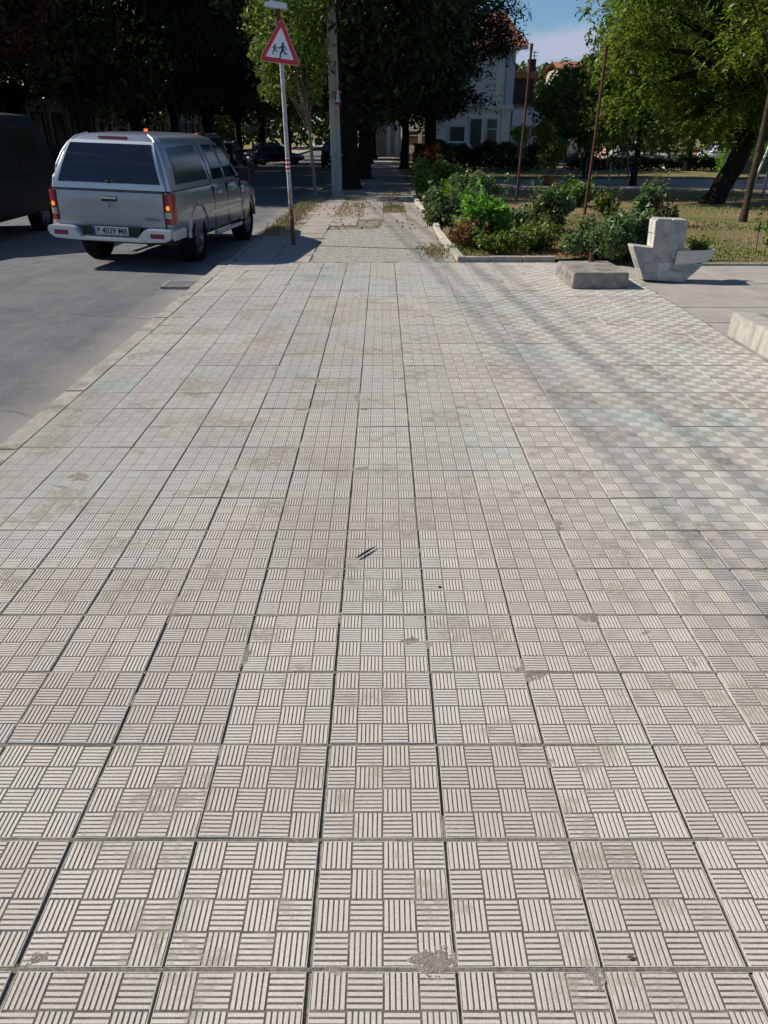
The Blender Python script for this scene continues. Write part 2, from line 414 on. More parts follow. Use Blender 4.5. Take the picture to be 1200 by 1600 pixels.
def mat_post():
    m, nt, N, L, b = newmat('painted_rusting_post')
    v = coords(N, L); sp = N.new('ShaderNodeSeparateXYZ'); L.new(v, sp.inputs[0])
    paint = ramp(N, L, noise(N, L, v, 30, 5), .3, .7, (.30, .30, .29, 1), (.48, .47, .45, 1))
    rust = ramp(N, L, noise(N, L, v, 40, 6), .3, .7, (.05, .018, .012, 1), (.20, .075, .04, 1))
    a = N.new('ShaderNodeMath'); a.operation = 'MULTIPLY_ADD'; L.new(noise(N, L, v, 9, 8, .7), a.inputs[0]); a.inputs[1].default_value = 1.7; L.new(sp.outputs['Z'], a.inputs[2])
    f = ramp(N, L, a.outputs[0], .0, 1.0)
    r = N.new('ShaderNodeMapRange'); r.inputs['From Min'].default_value = 1.25; r.inputs['From Max'].default_value = 1.55; L.new(a.outputs[0], r.inputs['Value'])
    c = mixc(N, L, r.outputs[0], rust, paint)
    L.new(c, b.inputs['Base Color']); b.inputs['Roughness'].default_value = .7
    return m
M['post'] = mat_post()
M['rust'] = simple('rusty_iron', (.13, .045, .028), .85, .1, var=.6, scale=25, bmp=.4, bscale=120)
M['pole_conc'] = mat_concrete('pole_concrete', (.38, .38, .36), (.52, .52, .50), (.22, .21, .19), 1.5)
M['bark'] = simple('rough_bark', (.085, .062, .045), .95, var=.6, scale=14, bmp=.9, bscale=26, spec=.1)
M['dark_bark'] = simple('dark_bark', (.035, .027, .022), .95, var=.6, scale=14, bmp=.9, bscale=26, spec=.1)
M['pale_bark'] = simple('pale_young_bark', (.25, .20, .16), .9, var=.4, scale=20, bmp=.5, bscale=50)
M['stone'] = None
M['bowl'] = mat_concrete('smooth_white_concrete', (.54, .52, .47), (.66, .64, .59), (.35, .33, .3), 2)
M['mortar'] = simple('mortar', (.44, .42, .37), .95, var=.3, scale=30, world_space=True, bmp=.4)

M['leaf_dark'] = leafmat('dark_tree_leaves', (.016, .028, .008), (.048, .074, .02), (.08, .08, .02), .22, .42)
M['leaf_pine'] = leafmat('pine_needles', (.008, .016, .009), (.024, .040, .020), None, .08, .6)
M['leaf_plum'] = leafmat('plum_leaves', (.045, .020, .016), (.10, .045, .02), (.09, .08, .02), .25, .5)
M['leaf_young'] = leafmat('young_tree_leaves', (.055, .10, .02), (.16, .22, .045), (.20, .17, .03), .35)
M['leaf_locust'] = leafmat('locust_leaves', (.05, .09, .015), (.18, .235, .036), (.30, .28, .05), .42, patch=.8)
M['leaf_mid'] = leafmat('broad_leaves', (.055, .105, .02), (.18, .25, .05), (.20, .16, .03), .32)
M['leaf_red'] = leafmat('reddish_leaves', (.08, .02, .012), (.20, .06, .02), None, .3)
M['leaf_rose'] = leafmat('rose_leaves', (.055, .095, .036), (.175, .235, .09), None, .22, .4)
M['leaf_bright'] = leafmat('bright_leaves', (.07, .18, .02), (.20, .38, .06), None, .38, .42)
M['leaf_lime'] = leafmat('lime_leaves', (.09, .18, .02), (.24, .34, .05), None, .4, .5)
M['leaf_dry'] = leafmat('dry_leaves', (.12, .055, .02), (.30, .15, .06), None, .2, .8)
M['leaf_hedge'] = leafmat('hedge_leaves', (.015, .030, .010), (.045, .070, .02), None, .15, .6)
M['leaf_hill'] = leafmat('hill_leaves', (.05, .075, .03), (.10, .14, .05), None, .2, .7)
M['petal'] = simple('pale_petals', (.70, .52, .50), .6, var=.3, scale=30)
M['petal_red'] = simple('dull_red_petals', (.35, .09, .06), .6, var=.4, scale=30)

# ------------------------------------------------------------------ ground, road, pavements
def sheet(name, xs, ys, zoff, mat, bulge=None):
    vs = []; fs = []
    for y in ys:
        for x in xs: vs.append((x, y, gz(y) + zoff + (bulge(x, y) if bulge else 0)))
    n = len(xs)
    for j in range(len(ys)-1):
        for i in range(n-1): fs.append((j*n+i, j*n+i+1, (j+1)*n+i+1, (j+1)*n+i))
    me = bpy.data.meshes.new(name); me.from_pydata(vs, [], fs); me.materials.append(mat); me.update()
    o = link_mesh(name, me); o['kind'] = 'structure'; return o
YS = [-60, -10, 0, 5, 9.5, 10.5, 11.5, 12.5, 13.5, 14.5, 15.5, 18, 22, 28, 36, 46, 58, 70, 79.5, 120, 300, 1500]
sheet('ground', [-900, -200, -60, -20, 0, 20, 60, 200, 900], YS, -.30, M['soil'])
sheet('road', [-8.7, -7, -5.4, -3.5, -2.09], YS, ROAD, M['asphalt'], lambda x, y: .05*math.cos((x+5.4)/3.3*PI/2) - .0)
sheet('far_pavement', [-12.6, -8.9], YS, .0, M['yard'])
random.seed(3)

# --- tiled pavement: 16 columns x 31 rows of ribbed tiles, each one its own object near the camera
T = .30; Y0 = .833
def tile_mesh(name, seed):
    rnd = random.Random(seed)
    mb = MB(); h = .1460
    mb.mat(M['groove']); mb.box(-h+.0012, h-.0012, -h+.0012, h-.0012, -.0155, -.0017, skip_bottom=True)
    # plain border strips at two sides as on the cast tile
    mb.mat(M['tile'])
    cell = 2*h/4
    for i in range(4):
        for j in range(4):
            x0 = -h + i*cell; y0 = -h + j*cell
            vert = ((i + j) % 2 == 1)     # far left cell has ribs running away from the camera
            n = 6; pitch = (cell-.0030)/n; g = .0046
            for k in range(n):
                a = k*pitch + .0015 + g/2; b = a + pitch - g
                c0, c1 = .0017, cell - .0017
                top = -rnd.uniform(0, .0005)
                pass
                ins = .0007
                if vert: q = (x0+a, x0+b, y0+c0, y0+c1)
                else: q = (x0+c0, x0+c1, y0+a, y0+b)
                X0, X1, Y0_, Y1 = q
                vs = [(X0-ins,Y0_-ins,-.0019),(X1+ins,Y0_-ins,-.0019),(X1+ins,Y1+ins,-.0019),(X0-ins,Y1+ins,-.0019),
                      (X0,Y0_,top),(X1,Y0_,top),(X1,Y1,top),(X0,Y1,top)]
                mb.add(vs, [(4,5,6,7),(0,1,5,4),(1,2,6,5),(2,3,7,6),(3,0,4,7)])
    # chipped concrete flanks
    mb.mat(M['tile_edge'])
    e = .0016
    for s in (-1, 1):
        xa, xb = sorted((s*h, s*(h-e))); mb.box(xa, xb, -h, h, -.016, -.0006, skip_bottom=True)
        mb.box(-h+e, h-e, xa, xb, -.016, -.0006, skip_bottom=True)
    me = mb.mesh(name)
    me.transform(Matrix.Diagonal((.9950, .998, 1, 1))); return me
TM = [tile_mesh('paving_tile_%s' % w, k) for k, w in enumerate(('a', 'b', 'c', 'd'))]
pv = MB()
pv.mat(M['sand'])
bx = np.linspace(-1.98, 2.87, 60); by = np.linspace(-3.0, 9.56, 150)
rr = random.Random(5)
vs = [(x, y, gz(y) - .0066 + rr.uniform(-.0020, .0020)) for y in by for x in bx]; n = len(bx)
pv.add(vs, [(j*n+i, j*n+i+1, (j+1)*n+i+1, (j+1)*n+i) for j in range(len(by)-1) for i in range(n-1)])
pv.box(-1.98, 2.87, -3.0, 9.56, -.28, -.02)
pavement = pv.build('pavement'); pavement['kind'] = 'structure'
# sand packed higher into the cross joints
js = MB(); rr = random.Random(8)
for r_ in range(-2, 29):
    y = Y0 + r_*T; x = -1.95
    hz = rr.choice([-.0030, -.0022, -.0012]); w0 = rr.uniform(.0042, .0056)
    while x < 2.85:
        dx = rr.uniform(.02, .05)
        w = w0*rr.uniform(.85, 1.6) ; z = gz(y) + hz + rr.uniform(-.0006, .0012)
        if not hasattr(js, 'pw'): js.pw = w; js.pz = z
        js.add([(x, y-js.pw, js.pz-.001), (x+dx, y-w, z-.001), (x+dx, y, z+.0012), (x, y, js.pz+.0012), (x+dx, y+w, z-.001), (x, y+js.pw, js.pz-.001)], [(0,1,2,3), (3,2,4,5)])
        js.pw, js.pz = w, z; x += dx
o = js.build('joint_sand', pavement, M['sand']); o['kind'] = 'stuff'

rr = random.Random(21); cells = []
colw = {c: rr.uniform(-.003, .003) for c in range(-7, 11)}
rowshift = {}
for c in range(-6, 10):
    drift = 0.0
    for r_ in range(-3, 29):
        drift = .86*drift + rr.uniform(-.0010, .0010)
        x = c*T + colw[c]*.5 + drift; y = Y0 + (r_+.5)*T + rr.uniform(-.0012, .0012)
        tilt = (rr.gauss(0, .0032), rr.gauss(0, .0052), rr.gauss(0, .003))
        dz = rr.gauss(0, .0008)
        cells.append((c, r_, x, y, dz, tilt, rr.randrange(4), rr.choice([0, 0, 0, 1])))
def in_view(x, y):
    zc = y*CP + CAMH*SP
    px = 598 + F*x/zc; py = 800 - F*(y*SP - CAMH*CP)/zc; hw = F*.17/zc
    return -hw < px < 1200 + hw and py < 1600 + F*.1/zc
vis = sorted([q for q in cells if in_view(q[2], q[3])], key=lambda q: q[3])
singles = set(id(q) for q in vis[:300])
rest = []
for q in cells:
    c, r_, x, y, dz, tl, v, _ = q
    if id(q) in singles:
        o = bpy.data.objects.new('paving_tile', TM[v]); COL.objects.link(o); o.parent = pavement
        o.location = (x, y, gz(y) + dz); o.rotation_euler = tl
    else: rest.append(q)
base_co = []; base_f = []
for me in TM:
    a = np.zeros(len(me.vertices)*3, np.float32); me.vertices.foreach_get('co', a); a = a.reshape(-1, 3)
    li = np.zeros(len(me.loops), np.int32); me.loops.foreach_get('vertex_index', li)
    pm = np.zeros(len(me.polygons), np.int32); me.polygons.foreach_get('material_index', pm)
    base_co.append(a); base_f.append((li.reshape(-1, 4), pm))
V_, L_, P_ = [], [], []; off = 0
for c, r_, x, y, dz, tl, v, _ in rest:
    Mx = Matrix.LocRotScale(Vector((x, y, gz(y)+dz)), None, None) @ Matrix.Rotation(tl[2], 4, 'Z') @ Matrix.Rotation(tl[1], 4, 'Y') @ Matrix.Rotation(tl[0], 4, 'X')
    A = np.array(Mx); a = base_co[v] @ A[:3, :3].T + A[:3, 3]
    V_.append(a); L_.append(base_f[v][0] + off); P_.append(base_f[v][1]); off += len(a)
def np_mesh(name, V, Q, mats, pm=None):
    me = bpy.data.meshes.new(name); V = np.ascontiguousarray(V, np.float32); Q = np.ascontiguousarray(Q, np.int32)
    k = Q.shape[1]
    me.vertices.add(len(V)); me.vertices.foreach_set('co', V.ravel())
    me.loops.add(Q.size); me.loops.foreach_set('vertex_index', Q.ravel())
    me.polygons.add(len(Q)); me.polygons.foreach_set('loop_start', np.arange(0, Q.size, k, dtype=np.int32))
    me.polygons.foreach_set('loop_total', np.full(len(Q), k, np.int32))
    for m in mats: me.materials.append(m)
    if pm is not None: me.polygons.foreach_set('material_index', pm)
    me.update(calc_edges=True); me.validate(); me.shade_flat(); return me
o = link_mesh('far_paving_tiles', np_mesh('far_paving_tiles', np.concatenate(V_), np.concatenate(L_), TM[0].materials[:], np.concatenate(P_)), pavement)
o['kind'] = 'stuff'

# --- sand drifted over the joints and into the grooves
def drift(name, spots, seed, parent, mat):
    r = np.random.default_rng(seed); VV, QQ = [], []; off = 0
    for (cx, cy, ra, el, an) in spots:
        n = 30; g = np.linspace(-1.25, 1.25, n); X, Y = np.meshgrid(g, g)
        ph = r.uniform(0, 9, 6); rr_ = np.hypot(X, Y)
        wob = .16*np.sin(3*X+ph[0]+2*Y) + .12*np.sin(5*Y+ph[1]-3*X) + .09*np.sin(9*X+ph[2]) + .09*np.sin(11*Y+ph[3]) + r.normal(0, .07, X.shape)
        h = .0017*(1 - (rr_+wob)**2) - .0019 + r.normal(0, .00038, X.shape)
        ux = X*ra; uy = Y*ra*el; x = cx + ux*math.cos(an) - uy*math.sin(an); y = cy + ux*math.sin(an) + uy*math.cos(an)
        z = np.where(y > 9.5, -.02, h); idx = np.arange(n*n).reshape(n, n)
        q = np.stack([idx[:-1, :-1], idx[:-1, 1:], idx[1:, 1:], idx[1:, :-1]], -1).reshape(-1, 4)
        q = q[(h.ravel()[q].max(1) > -.0019)]
        VV.append(np.c_[x.ravel(), y.ravel(), z.ravel()]); QQ.append(q + off); off += n*n
    o = link_mesh(name, np_mesh(name, np.concatenate(VV), np.concatenate(QQ), [mat]), parent); o['kind'] = 'stuff'
rs = random.Random(77); spots = []
for (a_, b_, ra) in ((705, 1292, .05), (55, 1500, .035), (330, 1172, .05), (1085, 1032, .05), (1012, 988, .04), (992, 1205, .045), (160, 1105, .06), (212, 1092, .05), (325, 932, .05), (520, 962, .07), (640, 1000, .05), (120, 745, .08), (95, 760, .06), (962, 838, .05), (620, 950, .05), (865, 1190, .03), (1100, 1150, .04), (60, 1130, .07), (300, 1165, .05), (180, 1215, .05), (820, 880, .04)):
    p_ = gnd(a_, b_); spots.append((p_.x, p_.y, ra*.85, rs.uniform(.45, .9), rs.uniform(-.6, .6)))
for k in range(130):
    jy = rs.random() < .6; x = rs.uniform(-1.9, 2.8); y = rs.uniform(.7, 9.2)
    if jy: y = Y0 + round((y-Y0)/T)*T + rs.gauss(0, .012)
    else: x = (round(x/T-.5)+.5)*T + rs.gauss(0, .01)
    spots.append((x, y, rs.uniform(.018, .06)*(1.0 + .06*y), rs.uniform(.35, .9), 0 if jy else PI/2))
drift('drifted_sand', spots, 5, pavement, M['drift'])

# --- kerb stones of the road
def stones(parent, x0, x1, y0, y1, step, ztop, zbot, mat, seed, name='kerb_stone', jit=.006, bevel=.012):
    r = random.Random(seed); y = y0
    while y < y1:
        L = step*r.uniform(.94, 1.04); mb = MB(); j = r.uniform(-jit, jit); ye = min(y+L, y1)
        za, zb_ = gz(y)+ztop, gz(ye)+ztop; d = r.uniform(-jit, jit)
        xa = x0(y) if callable(x0) else x0; xb = x0(ye) if callable(x0) else x0
        wa = x1
        vs = [(xa+j, y+.0012, gz(y)+zbot), (xa+wa+j, y+.0012, gz(y)+zbot), (xb+wa+j, ye-.0012, gz(ye)+zbot), (xb+j, ye-.0012, gz(ye)+zbot),
              (xa+j, y+.0012, za+d), (xa+wa+j, y+.0012, za+d), (xb+wa+j, ye-.0012, zb_+d), (xb+j, ye-.0012, zb_+d)]
        mb.add(vs, [(4,5,6,7),(0,1,5,4),(1,2,6,5),(2,3,7,6),(3,0,4,7),(0,3,2,1)])
        mb.build(name, parent, mat, smooth=30, bevel=bevel); y = ye
kerb = bpy.data.objects.new('kerb', None); COL.objects.link(kerb); kerb['kind'] = 'structure'
stones(kerb, -2.085, .132, -.4, 9.6, 1.0, -.002, -.26, M['kerb'], 4, jit=.003, bevel=.006)
stones(kerb, lambda y: -2.085 + max(0, y-9.6)*.012, .13, 9.6, 40, 1.5, -.03, -.26, M['kerb'], 5, bevel=.02)
fk = bpy.data.objects.new('far_kerb', None); COL.objects.link(fk); fk['kind'] = 'structure'
stones(fk, -8.9, .15, 9, 60, 2.0, .003, -.2, M['kerb'], 6)

# --- old slab pavement beyond the tiles
ob_ = MB(); 
ys = [9.56 + i*1.2 for i in range(60)]
vs = []; xs_ = [-1.96, -1.0, 0, 1.0, 1.1]
for y in ys:
    for x in xs_: vs.append((x, y, gz(y)-.017))
n = len(xs_)
ob_.mat(M['sand']).add(vs, [(j*n+i, j*n+i+1, (j+1)*n+i+1, (j+1)*n+i) for j in range(len(ys)-1) for i in range(n-1)])
oldp = ob_.build('old_pavement'); oldp['kind'] = 'structure'
rr = random.Random(12)
def slab_piece(x0, x1, y0, y1, z, mat, name='paving_slab'):
    g = .005; d = [rr.uniform(-.005, .005) for _ in range(4)]
    mb = MB(); P = [(x0+g, y0+g), (x1-g, y0+g), (x1-g, y1-g), (x0+g, y1-g)]
    P = [(a+rr.uniform(-.006, .006), b+rr.uniform(-.006, .006)) for a, b in P]
    vs = [(a, b, gz(b)-.06) for a, b in P] + [(a, b, gz(b)+z+dd) for (a, b), dd in zip(P, d)]
    mb.add(vs, [(4,5,6,7),(0,1,5,4),(1,2,6,5),(2,3,7,6),(3,0,4,7)]); mb.build(name, oldp, mat)
y = 9.6; k = 0
while y < 27:
    for i in range(6):
        x0 = -1.93 + i*.485; x1 = x0 + .485
        if i == 5: x1 = .95 - (y-9.6)*.008
        if i in (2, 3, 4) and y < 13.4 - (i == 4)*1.4 + (i == 3)*1.2: continue
        if (i, k) in ((4, 12), (4, 13), (4, 15), (2, 17), (0, 10), (0, 18), (0, 14)): continue
        if i == 0 and y > 13 and rr.random() < .6: continue
        slab_piece(x0, x1, y, y+.6, -.006, rr.choice([M['slab_pink'], M['slab_pink'], M['slab_grey']]))
    y += .6; k += 1
# poured rough concrete patches with broken edges
def patch(pts, z, mat, name, seed):
    r = random.Random(seed); out = []
    for (a, b), (c, d) in zip(pts, pts[1:]+pts[:1]):
        m_ = max(2, int(math.hypot(c-a, d-b)/.12))
        for t in range(m_):
            u = t/m_; out.append((a+(c-a)*u + r.uniform(-.03, .03), b+(d-b)*u + r.uniform(-.03, .03)))
    vs = [(a, b, gz(b)+z) for a, b in out]; vs2 = [(a, b, gz(b)-.05) for a, b in out]; n = len(out)
    mb = MB(); mb.add(vs+vs2, [tuple(range(n))] + [(i, i+n, (i+1) % n + n, (i+1) % n) for i in range(n)])
    return mb.build(name, oldp, mat)
patch([(-.94, 9.58), (.93, 9.58), (.9, 11.9), (.5, 12.3), (.46, 14.5), (0, 14.6), (-.05, 13.3), (-.95, 13.1)], -.005, M['rough_conc'], 'poured_patch', 3)
patch([(-1.9, 27), (.8, 27), (.75, 60), (-1.4, 60)], -.008, M['yard'], 'poured_walk', 4)

# --- yard right of the tiles
yd = MB(); vs = []
for y in [-3, 2, 5, 8, 9.3]: vs += [(2.856, y, gz(y)-.012), (9, y, gz(y)-.012), (26, y, gz(y)-.02)]
yd.add(vs, [(j*3+i, j*3+i+1, j*3+i+4, j*3+i+3) for j in range(4) for i in range(2)])
yard = yd.build('yard_pavement', None, M['yard']); yard['kind'] = 'structure'
rr = random.Random(31)
for i in range(7):
    for j in range(7):
        x0 = 2.87 + i*1.0; x1 = x0 + .99; y0 = 5.15 + j*.6; y1 = min(y0 + .592, 9.3)
        if x0 < 2.9 and y0 < 5.9: pass
        mb = MB(); z = -.004 + rr.uniform(-.004, .004)
        mb.box(x0, x1, y0, y1, -.05, z); o = mb.build('paving_slab', yard, M['yard'])

# --- lawn and flower bed
sheet('lawn', [.86, 2.4, 5, 9, 14, 22, 60], [9.68, 10.5, 11.5, 12.5, 13.5, 15, 17, 19, 21.5, 24.2], -.015, M['soil'], lambda x, y: .02*math.sin(x*1.7+y)+.02*math.sin(y*2.1))
sheet('lawn_strip', [2.86, 5, 9, 14, 60], [9.30, 9.5, 9.8], -.006, M['soil'])
sheet('park_path', [.9, 4, 9, 14, 22, 60], [24.2, 26, 28.5, 31.5], -.03, M['slab_pink'])
sheet('park_lawn', [.9, 4, 9, 14, 22, 60], [31.5, 36, 46, 70], -.03, M['soil'])
fb = bpy.data.objects.new('bed_kerb', None); COL.objects.link(fb); fb['kind'] = 'structure'
def bedx(y): return .955 - .011*(y-9.6) + (.035*math.sin(y*.9))
stones(fb, bedx, .11, 9.72, 24.5, .85, .055, -.1, M['cream_kerb'], 9, jit=.02, bevel=.015)
x = .96
rr = random.Random(14)
while x < 2.2:
    L = .42; mb = MB(); mb.box(x+.003, x+L-.003, 9.56, 9.67, -.1, .062+rr.uniform(-.004, .004)); mb.build('kerb_stone', fb, M['kerb'], smooth=30, bevel=.008); x += L
mb = MB(); mb.box(3.9, 9.5, 9.31, 9.40, -.1, .02); mb.build('lawn_edging', fb, M['kerb'], bevel=.008)

def blades(name, pts, hmin, hmax, wid, mat, seed, lean=.5, parent=None):
    r = np.random.default_rng(seed); n = len(pts); P = np.asarray(pts, float)
    an = r.uniform(0, 2*PI, n); h = r.uniform(hmin, hmax, n); w = wid*r.uniform(.6, 1.3, n)
    dx, dy = np.cos(an), np.sin(an); la = r.uniform(0, 2*PI, n); ll = r.uniform(0, lean, n)*h
    V = np.empty((n, 3, 3)); V[:, 0] = P + np.c_[dx*w, dy*w, 0*w]; V[:, 1] = P - np.c_[dx*w, dy*w, 0*w]
    V[:, 2] = P + np.c_[np.cos(la)*ll, np.sin(la)*ll, h]
    me = np_mesh(name, V.reshape(-1, 3), np.arange(n*3).reshape(-1, 3), [mat])
    o = link_mesh(name, me, parent); o['kind'] = 'stuff'; return o
r = np.random.default_rng(2)
vgz = np.vectorize(gz)
def scatter(n, x0, x1, y0, y1, seed):
    r = np.random.default_rng(seed); x = r.uniform(x0, x1, n); y = r.uniform(y0, y1, n)
    return np.c_[x, y, vgz(y)-.02]
P1 = scatter(60000, 1.0, 9.5, 9.7, 16, 1); P2 = scatter(60000, 1.0, 16, 16, 24.2, 2)
def keep(P):   # clumpy, thinner where the lawn is worn
    k = np.sin(P[:, 0]*1.3+2)+np.sin(P[:, 1]*1.1)+np.sin(P[:, 0]*3.1+P[:, 1]*2.3)*.7
    return P[(k > -1.0) | (np.random.default_rng(1).random(len(P)) < .35)]
blades('lawn_grass', np.concatenate([keep(P1), keep(P2)]), .02, .06, .006, M['grass'], 5)
blades('verge_grass', np.concatenate([np.c_[r.normal(-1.82, .10, 9000), (yy := r.uniform(12.2, 20, 9000)), vgz(yy)-.01],
     np.c_[r.uniform(.02, .5, 2500), (y2 := r.uniform(16.6, 18.2, 2500)), vgz(y2)-.012], np.c_[r.normal(.72, .08, 700), (y3 := r.normal(10.4, .35, 700)), vgz(y3)-.012],
     np.c_[r.uniform(-1.0, -.4, 900), (y4 := r.uniform(15.5, 19.5, 900)), vgz(y4)-.012], np.c_[r.normal(.25, .15, 700), (y5 := r.uniform(19, 24, 700)), vgz(y5)-.01]]), .02, .08, .007, M['grass'], 6)

# ------------------------------------------------------------------ foliage builders
def leaf_mesh(name, P, size, mat, seed, droop=.0, aspect=2.0, parent=None, kind=None, up=.35):
    """one small folded leaf per point"""
    r = np.random.default_rng(seed); n = len(P); P = np.asarray(P, float)
    d = r.normal(size=(n, 3)); d[:, 2] -= droop; d /= np.linalg.norm(d, axis=1)[:, None]
    nrm = r.normal(size=(n, 3)); nrm[:, 2] += up*2
    s = np.cross(d, nrm); s /= np.linalg.norm(s, axis=1)[:, None] + 1e-9
    nn = np.cross(s, d)
    L = size*(.45 + 1.15*r.random(n)**1.4)[:, None]*1.1; W = L/aspect
    V = np.empty((n, 4, 3)); V[:, 0] = P - d*L*.5; V[:, 1] = P + s*W*.5 + nn*W*.18; V[:, 2] = P + d*L*.5; V[:, 3] = P - s*W*.5 + nn*W*.18
    me = np_mesh(name, V.reshape(-1, 3), np.arange(n*4).reshape(-1, 4), [mat])
    o = link_mesh(name, me, parent)
    if kind: o['kind'] = kind
    return o
def cloud(c, rad, n, ncl, seed, spread=.26, shell=.55, flat=1.0, low=None):
    """points in clumps through an ellipsoid crown; uneven outline and gaps"""
    r = np.random.default_rng(seed); c = np.array(c, float); rad = np.array(rad, float)
    u = r.normal(size=(ncl, 3)); u /= np.linalg.norm(u, axis=1)[:, None]
    q = r.uniform(shell, 1.0, ncl)**.6 * r.uniform(.78, 1.12, ncl)
    C = c + u*q[:, None]*rad
    if low is not None: C[:, 2] = np.maximum(C[:, 2], low + r.uniform(0, .6, ncl))
    sz = r.uniform(.5, 1.3, ncl)
    w = sz**2; k = r.choice(ncl, n, p=w/w.sum())
    m = rad.mean()*spread
    g = r.normal(size=(n, 3)); g /= np.linalg.norm(g, axis=1)[:, None]; g *= (r.random(n)**(1/2.2))[:, None]
    g[:, 2] *= flat
    return C[k] + g*(sz[k]*m)[:, None], C
def trunk_mesh(name, pts, rads, limbs, mat, parent, seed=0, n=9):
    mb = MB(); r = random.Random(seed)
    P = []; Q = []
    for i in range(len(pts)-1):      # knobbly trunk
        a, b = Vector(pts[i]), Vector(pts[i+1])
        for t in range(4):
            u = t/4; P.append(a.lerp(b, u) + Vector((r.uniform(-1, 1), r.uniform(-1, 1), 0))*rads[i]*.10); Q.append((rads[i]*(1-u)+rads[i+1]*u)*r.uniform(.94, 1.06))
    P.append(Vector(pts[-1])); Q.append(rads[-1]); Q[0] *= 1.3
    mb.tube(P, Q, n)
    for a, b, ra in limbs:
        a, b = Vector(a), Vector(b); m = a.lerp(b, .5) + Vector((r.uniform(-.1, .1), r.uniform(-.1, .1), .12))*(b-a).length
        mb.tube([a, m, b], [ra, ra*.65, ra*.2], 6)
    return mb.build(name, parent, mat, smooth=60)
def tree(name, label, base, h_trunk, crown_c, rad, n, lsize, leaf, bark, r0, seed, group=None, lean=(0, 0), low=None, ncl=90, droop=0, aspect=2.0, spread=.26, shell=.5, flat=1.0, cat='tree', inner=True):
    t = empty(name, base, label, cat, group)
    cc = Vector(crown_c)
    P, C = cloud(cc, rad, n, ncl, seed, spread, shell, flat, low)
    top = Vector((lean[0], lean[1], h_trunk)); r = random.Random(seed)
    limbs = []
    for k in r.sample(range(len(C)), min(14, len(C))):
        limbs.append((Vector((0, 0, 0)).lerp(top, r.uniform(.7, 1)), Vector(C[k]), r0*.38))
    trunk_mesh('trunk', [(0, 0, -.1), top*.5 + Vector((r.uniform(-.05, .05), 0, 0)), top, top.lerp(cc, .6), cc + Vector((0, 0, rad[2]*.5))], [r0, r0*.85, r0*.7, r0*.45, r0*.12], limbs, bark, t, seed)
    leaf_mesh('crown', P, lsize, leaf, seed+1, droop, aspect, t)
    return t
def shrub(name, label, base, w, h, n, lsize, leaf, seed, group=None, flowers=None, nfl=0, aspect=1.7, cat='bush', stems=9, ncl=26, d=None, spread=.36, hmin=.0):
    t = empty(name, base, label, cat, group); r = random.Random(seed); d = d or w
    P, C = cloud((0, 0, h*.46+hmin*.5), (w/2*.85, d/2*.85, (h-hmin)*.42), n, ncl, seed, spread, .15)
    P[:, 2] = np.where(P[:, 2] < .02+hmin, .02 + hmin + np.abs(P[:, 2]-hmin)*.4, P[:, 2])
    mb = MB(); ex = []
    for k in range(min(stems, len(C))):
        b = Vector((r.uniform(-.12, .12)*w, r.uniform(-.12, .12)*w, -.02)); e = Vector(C[k])
        mb.tube([b, b.lerp(e, .5)+Vector((r.uniform(-.03, .03), 0, .03)), e], [.009, .007, .003], 5)
    if hmin == 0:
        for k in range(7):
            a_ = Vector((r.uniform(-.36, .36)*w, r.uniform(-.3, .3)*d, .0)); e = a_*1.15; e.z = h*r.uniform(.85, 1.18); e.x += r.uniform(-.06, .06)
            mb.tube([a_, a_.lerp(e, .5), e], [.006, .005, .002], 4)
            for q in range(26): 
                p_ = a_.lerp(e, r.uniform(.35, 1.02)); ex.append((p_.x+r.gauss(0, lsize*.55), p_.y+r.gauss(0, lsize*.55), p_.z+r.gauss(0, lsize*.3)))
        P = np.concatenate([P, np.array(ex)])
    mb.build('stems', t, M['bark'])
    leaf_mesh('foliage', P, lsize, leaf, seed+2, 0, aspect, t)
    if flowers:
        for k in range(nfl):
            c = Vector(C[r.randrange(len(C))]) * 1.12; fm = MB()
            for q in range(7):
                a = q*2.4; tl = .25 + .1*q
                p0 = c + Vector((0, 0, .01)); s = .022
                v1 = c + Vector((math.cos(a)*s, math.sin(a)*s, .012+.003*q)); v2 = c + Vector((math.cos(a+.9)*s, math.sin(a+.9)*s, .014))
                fm.add([p0, v1, (v1+v2)/2+Vector((0, 0, .012)), v2], [(0, 1, 2, 3)])
            fm.build('flower', t, flowers)
    return t
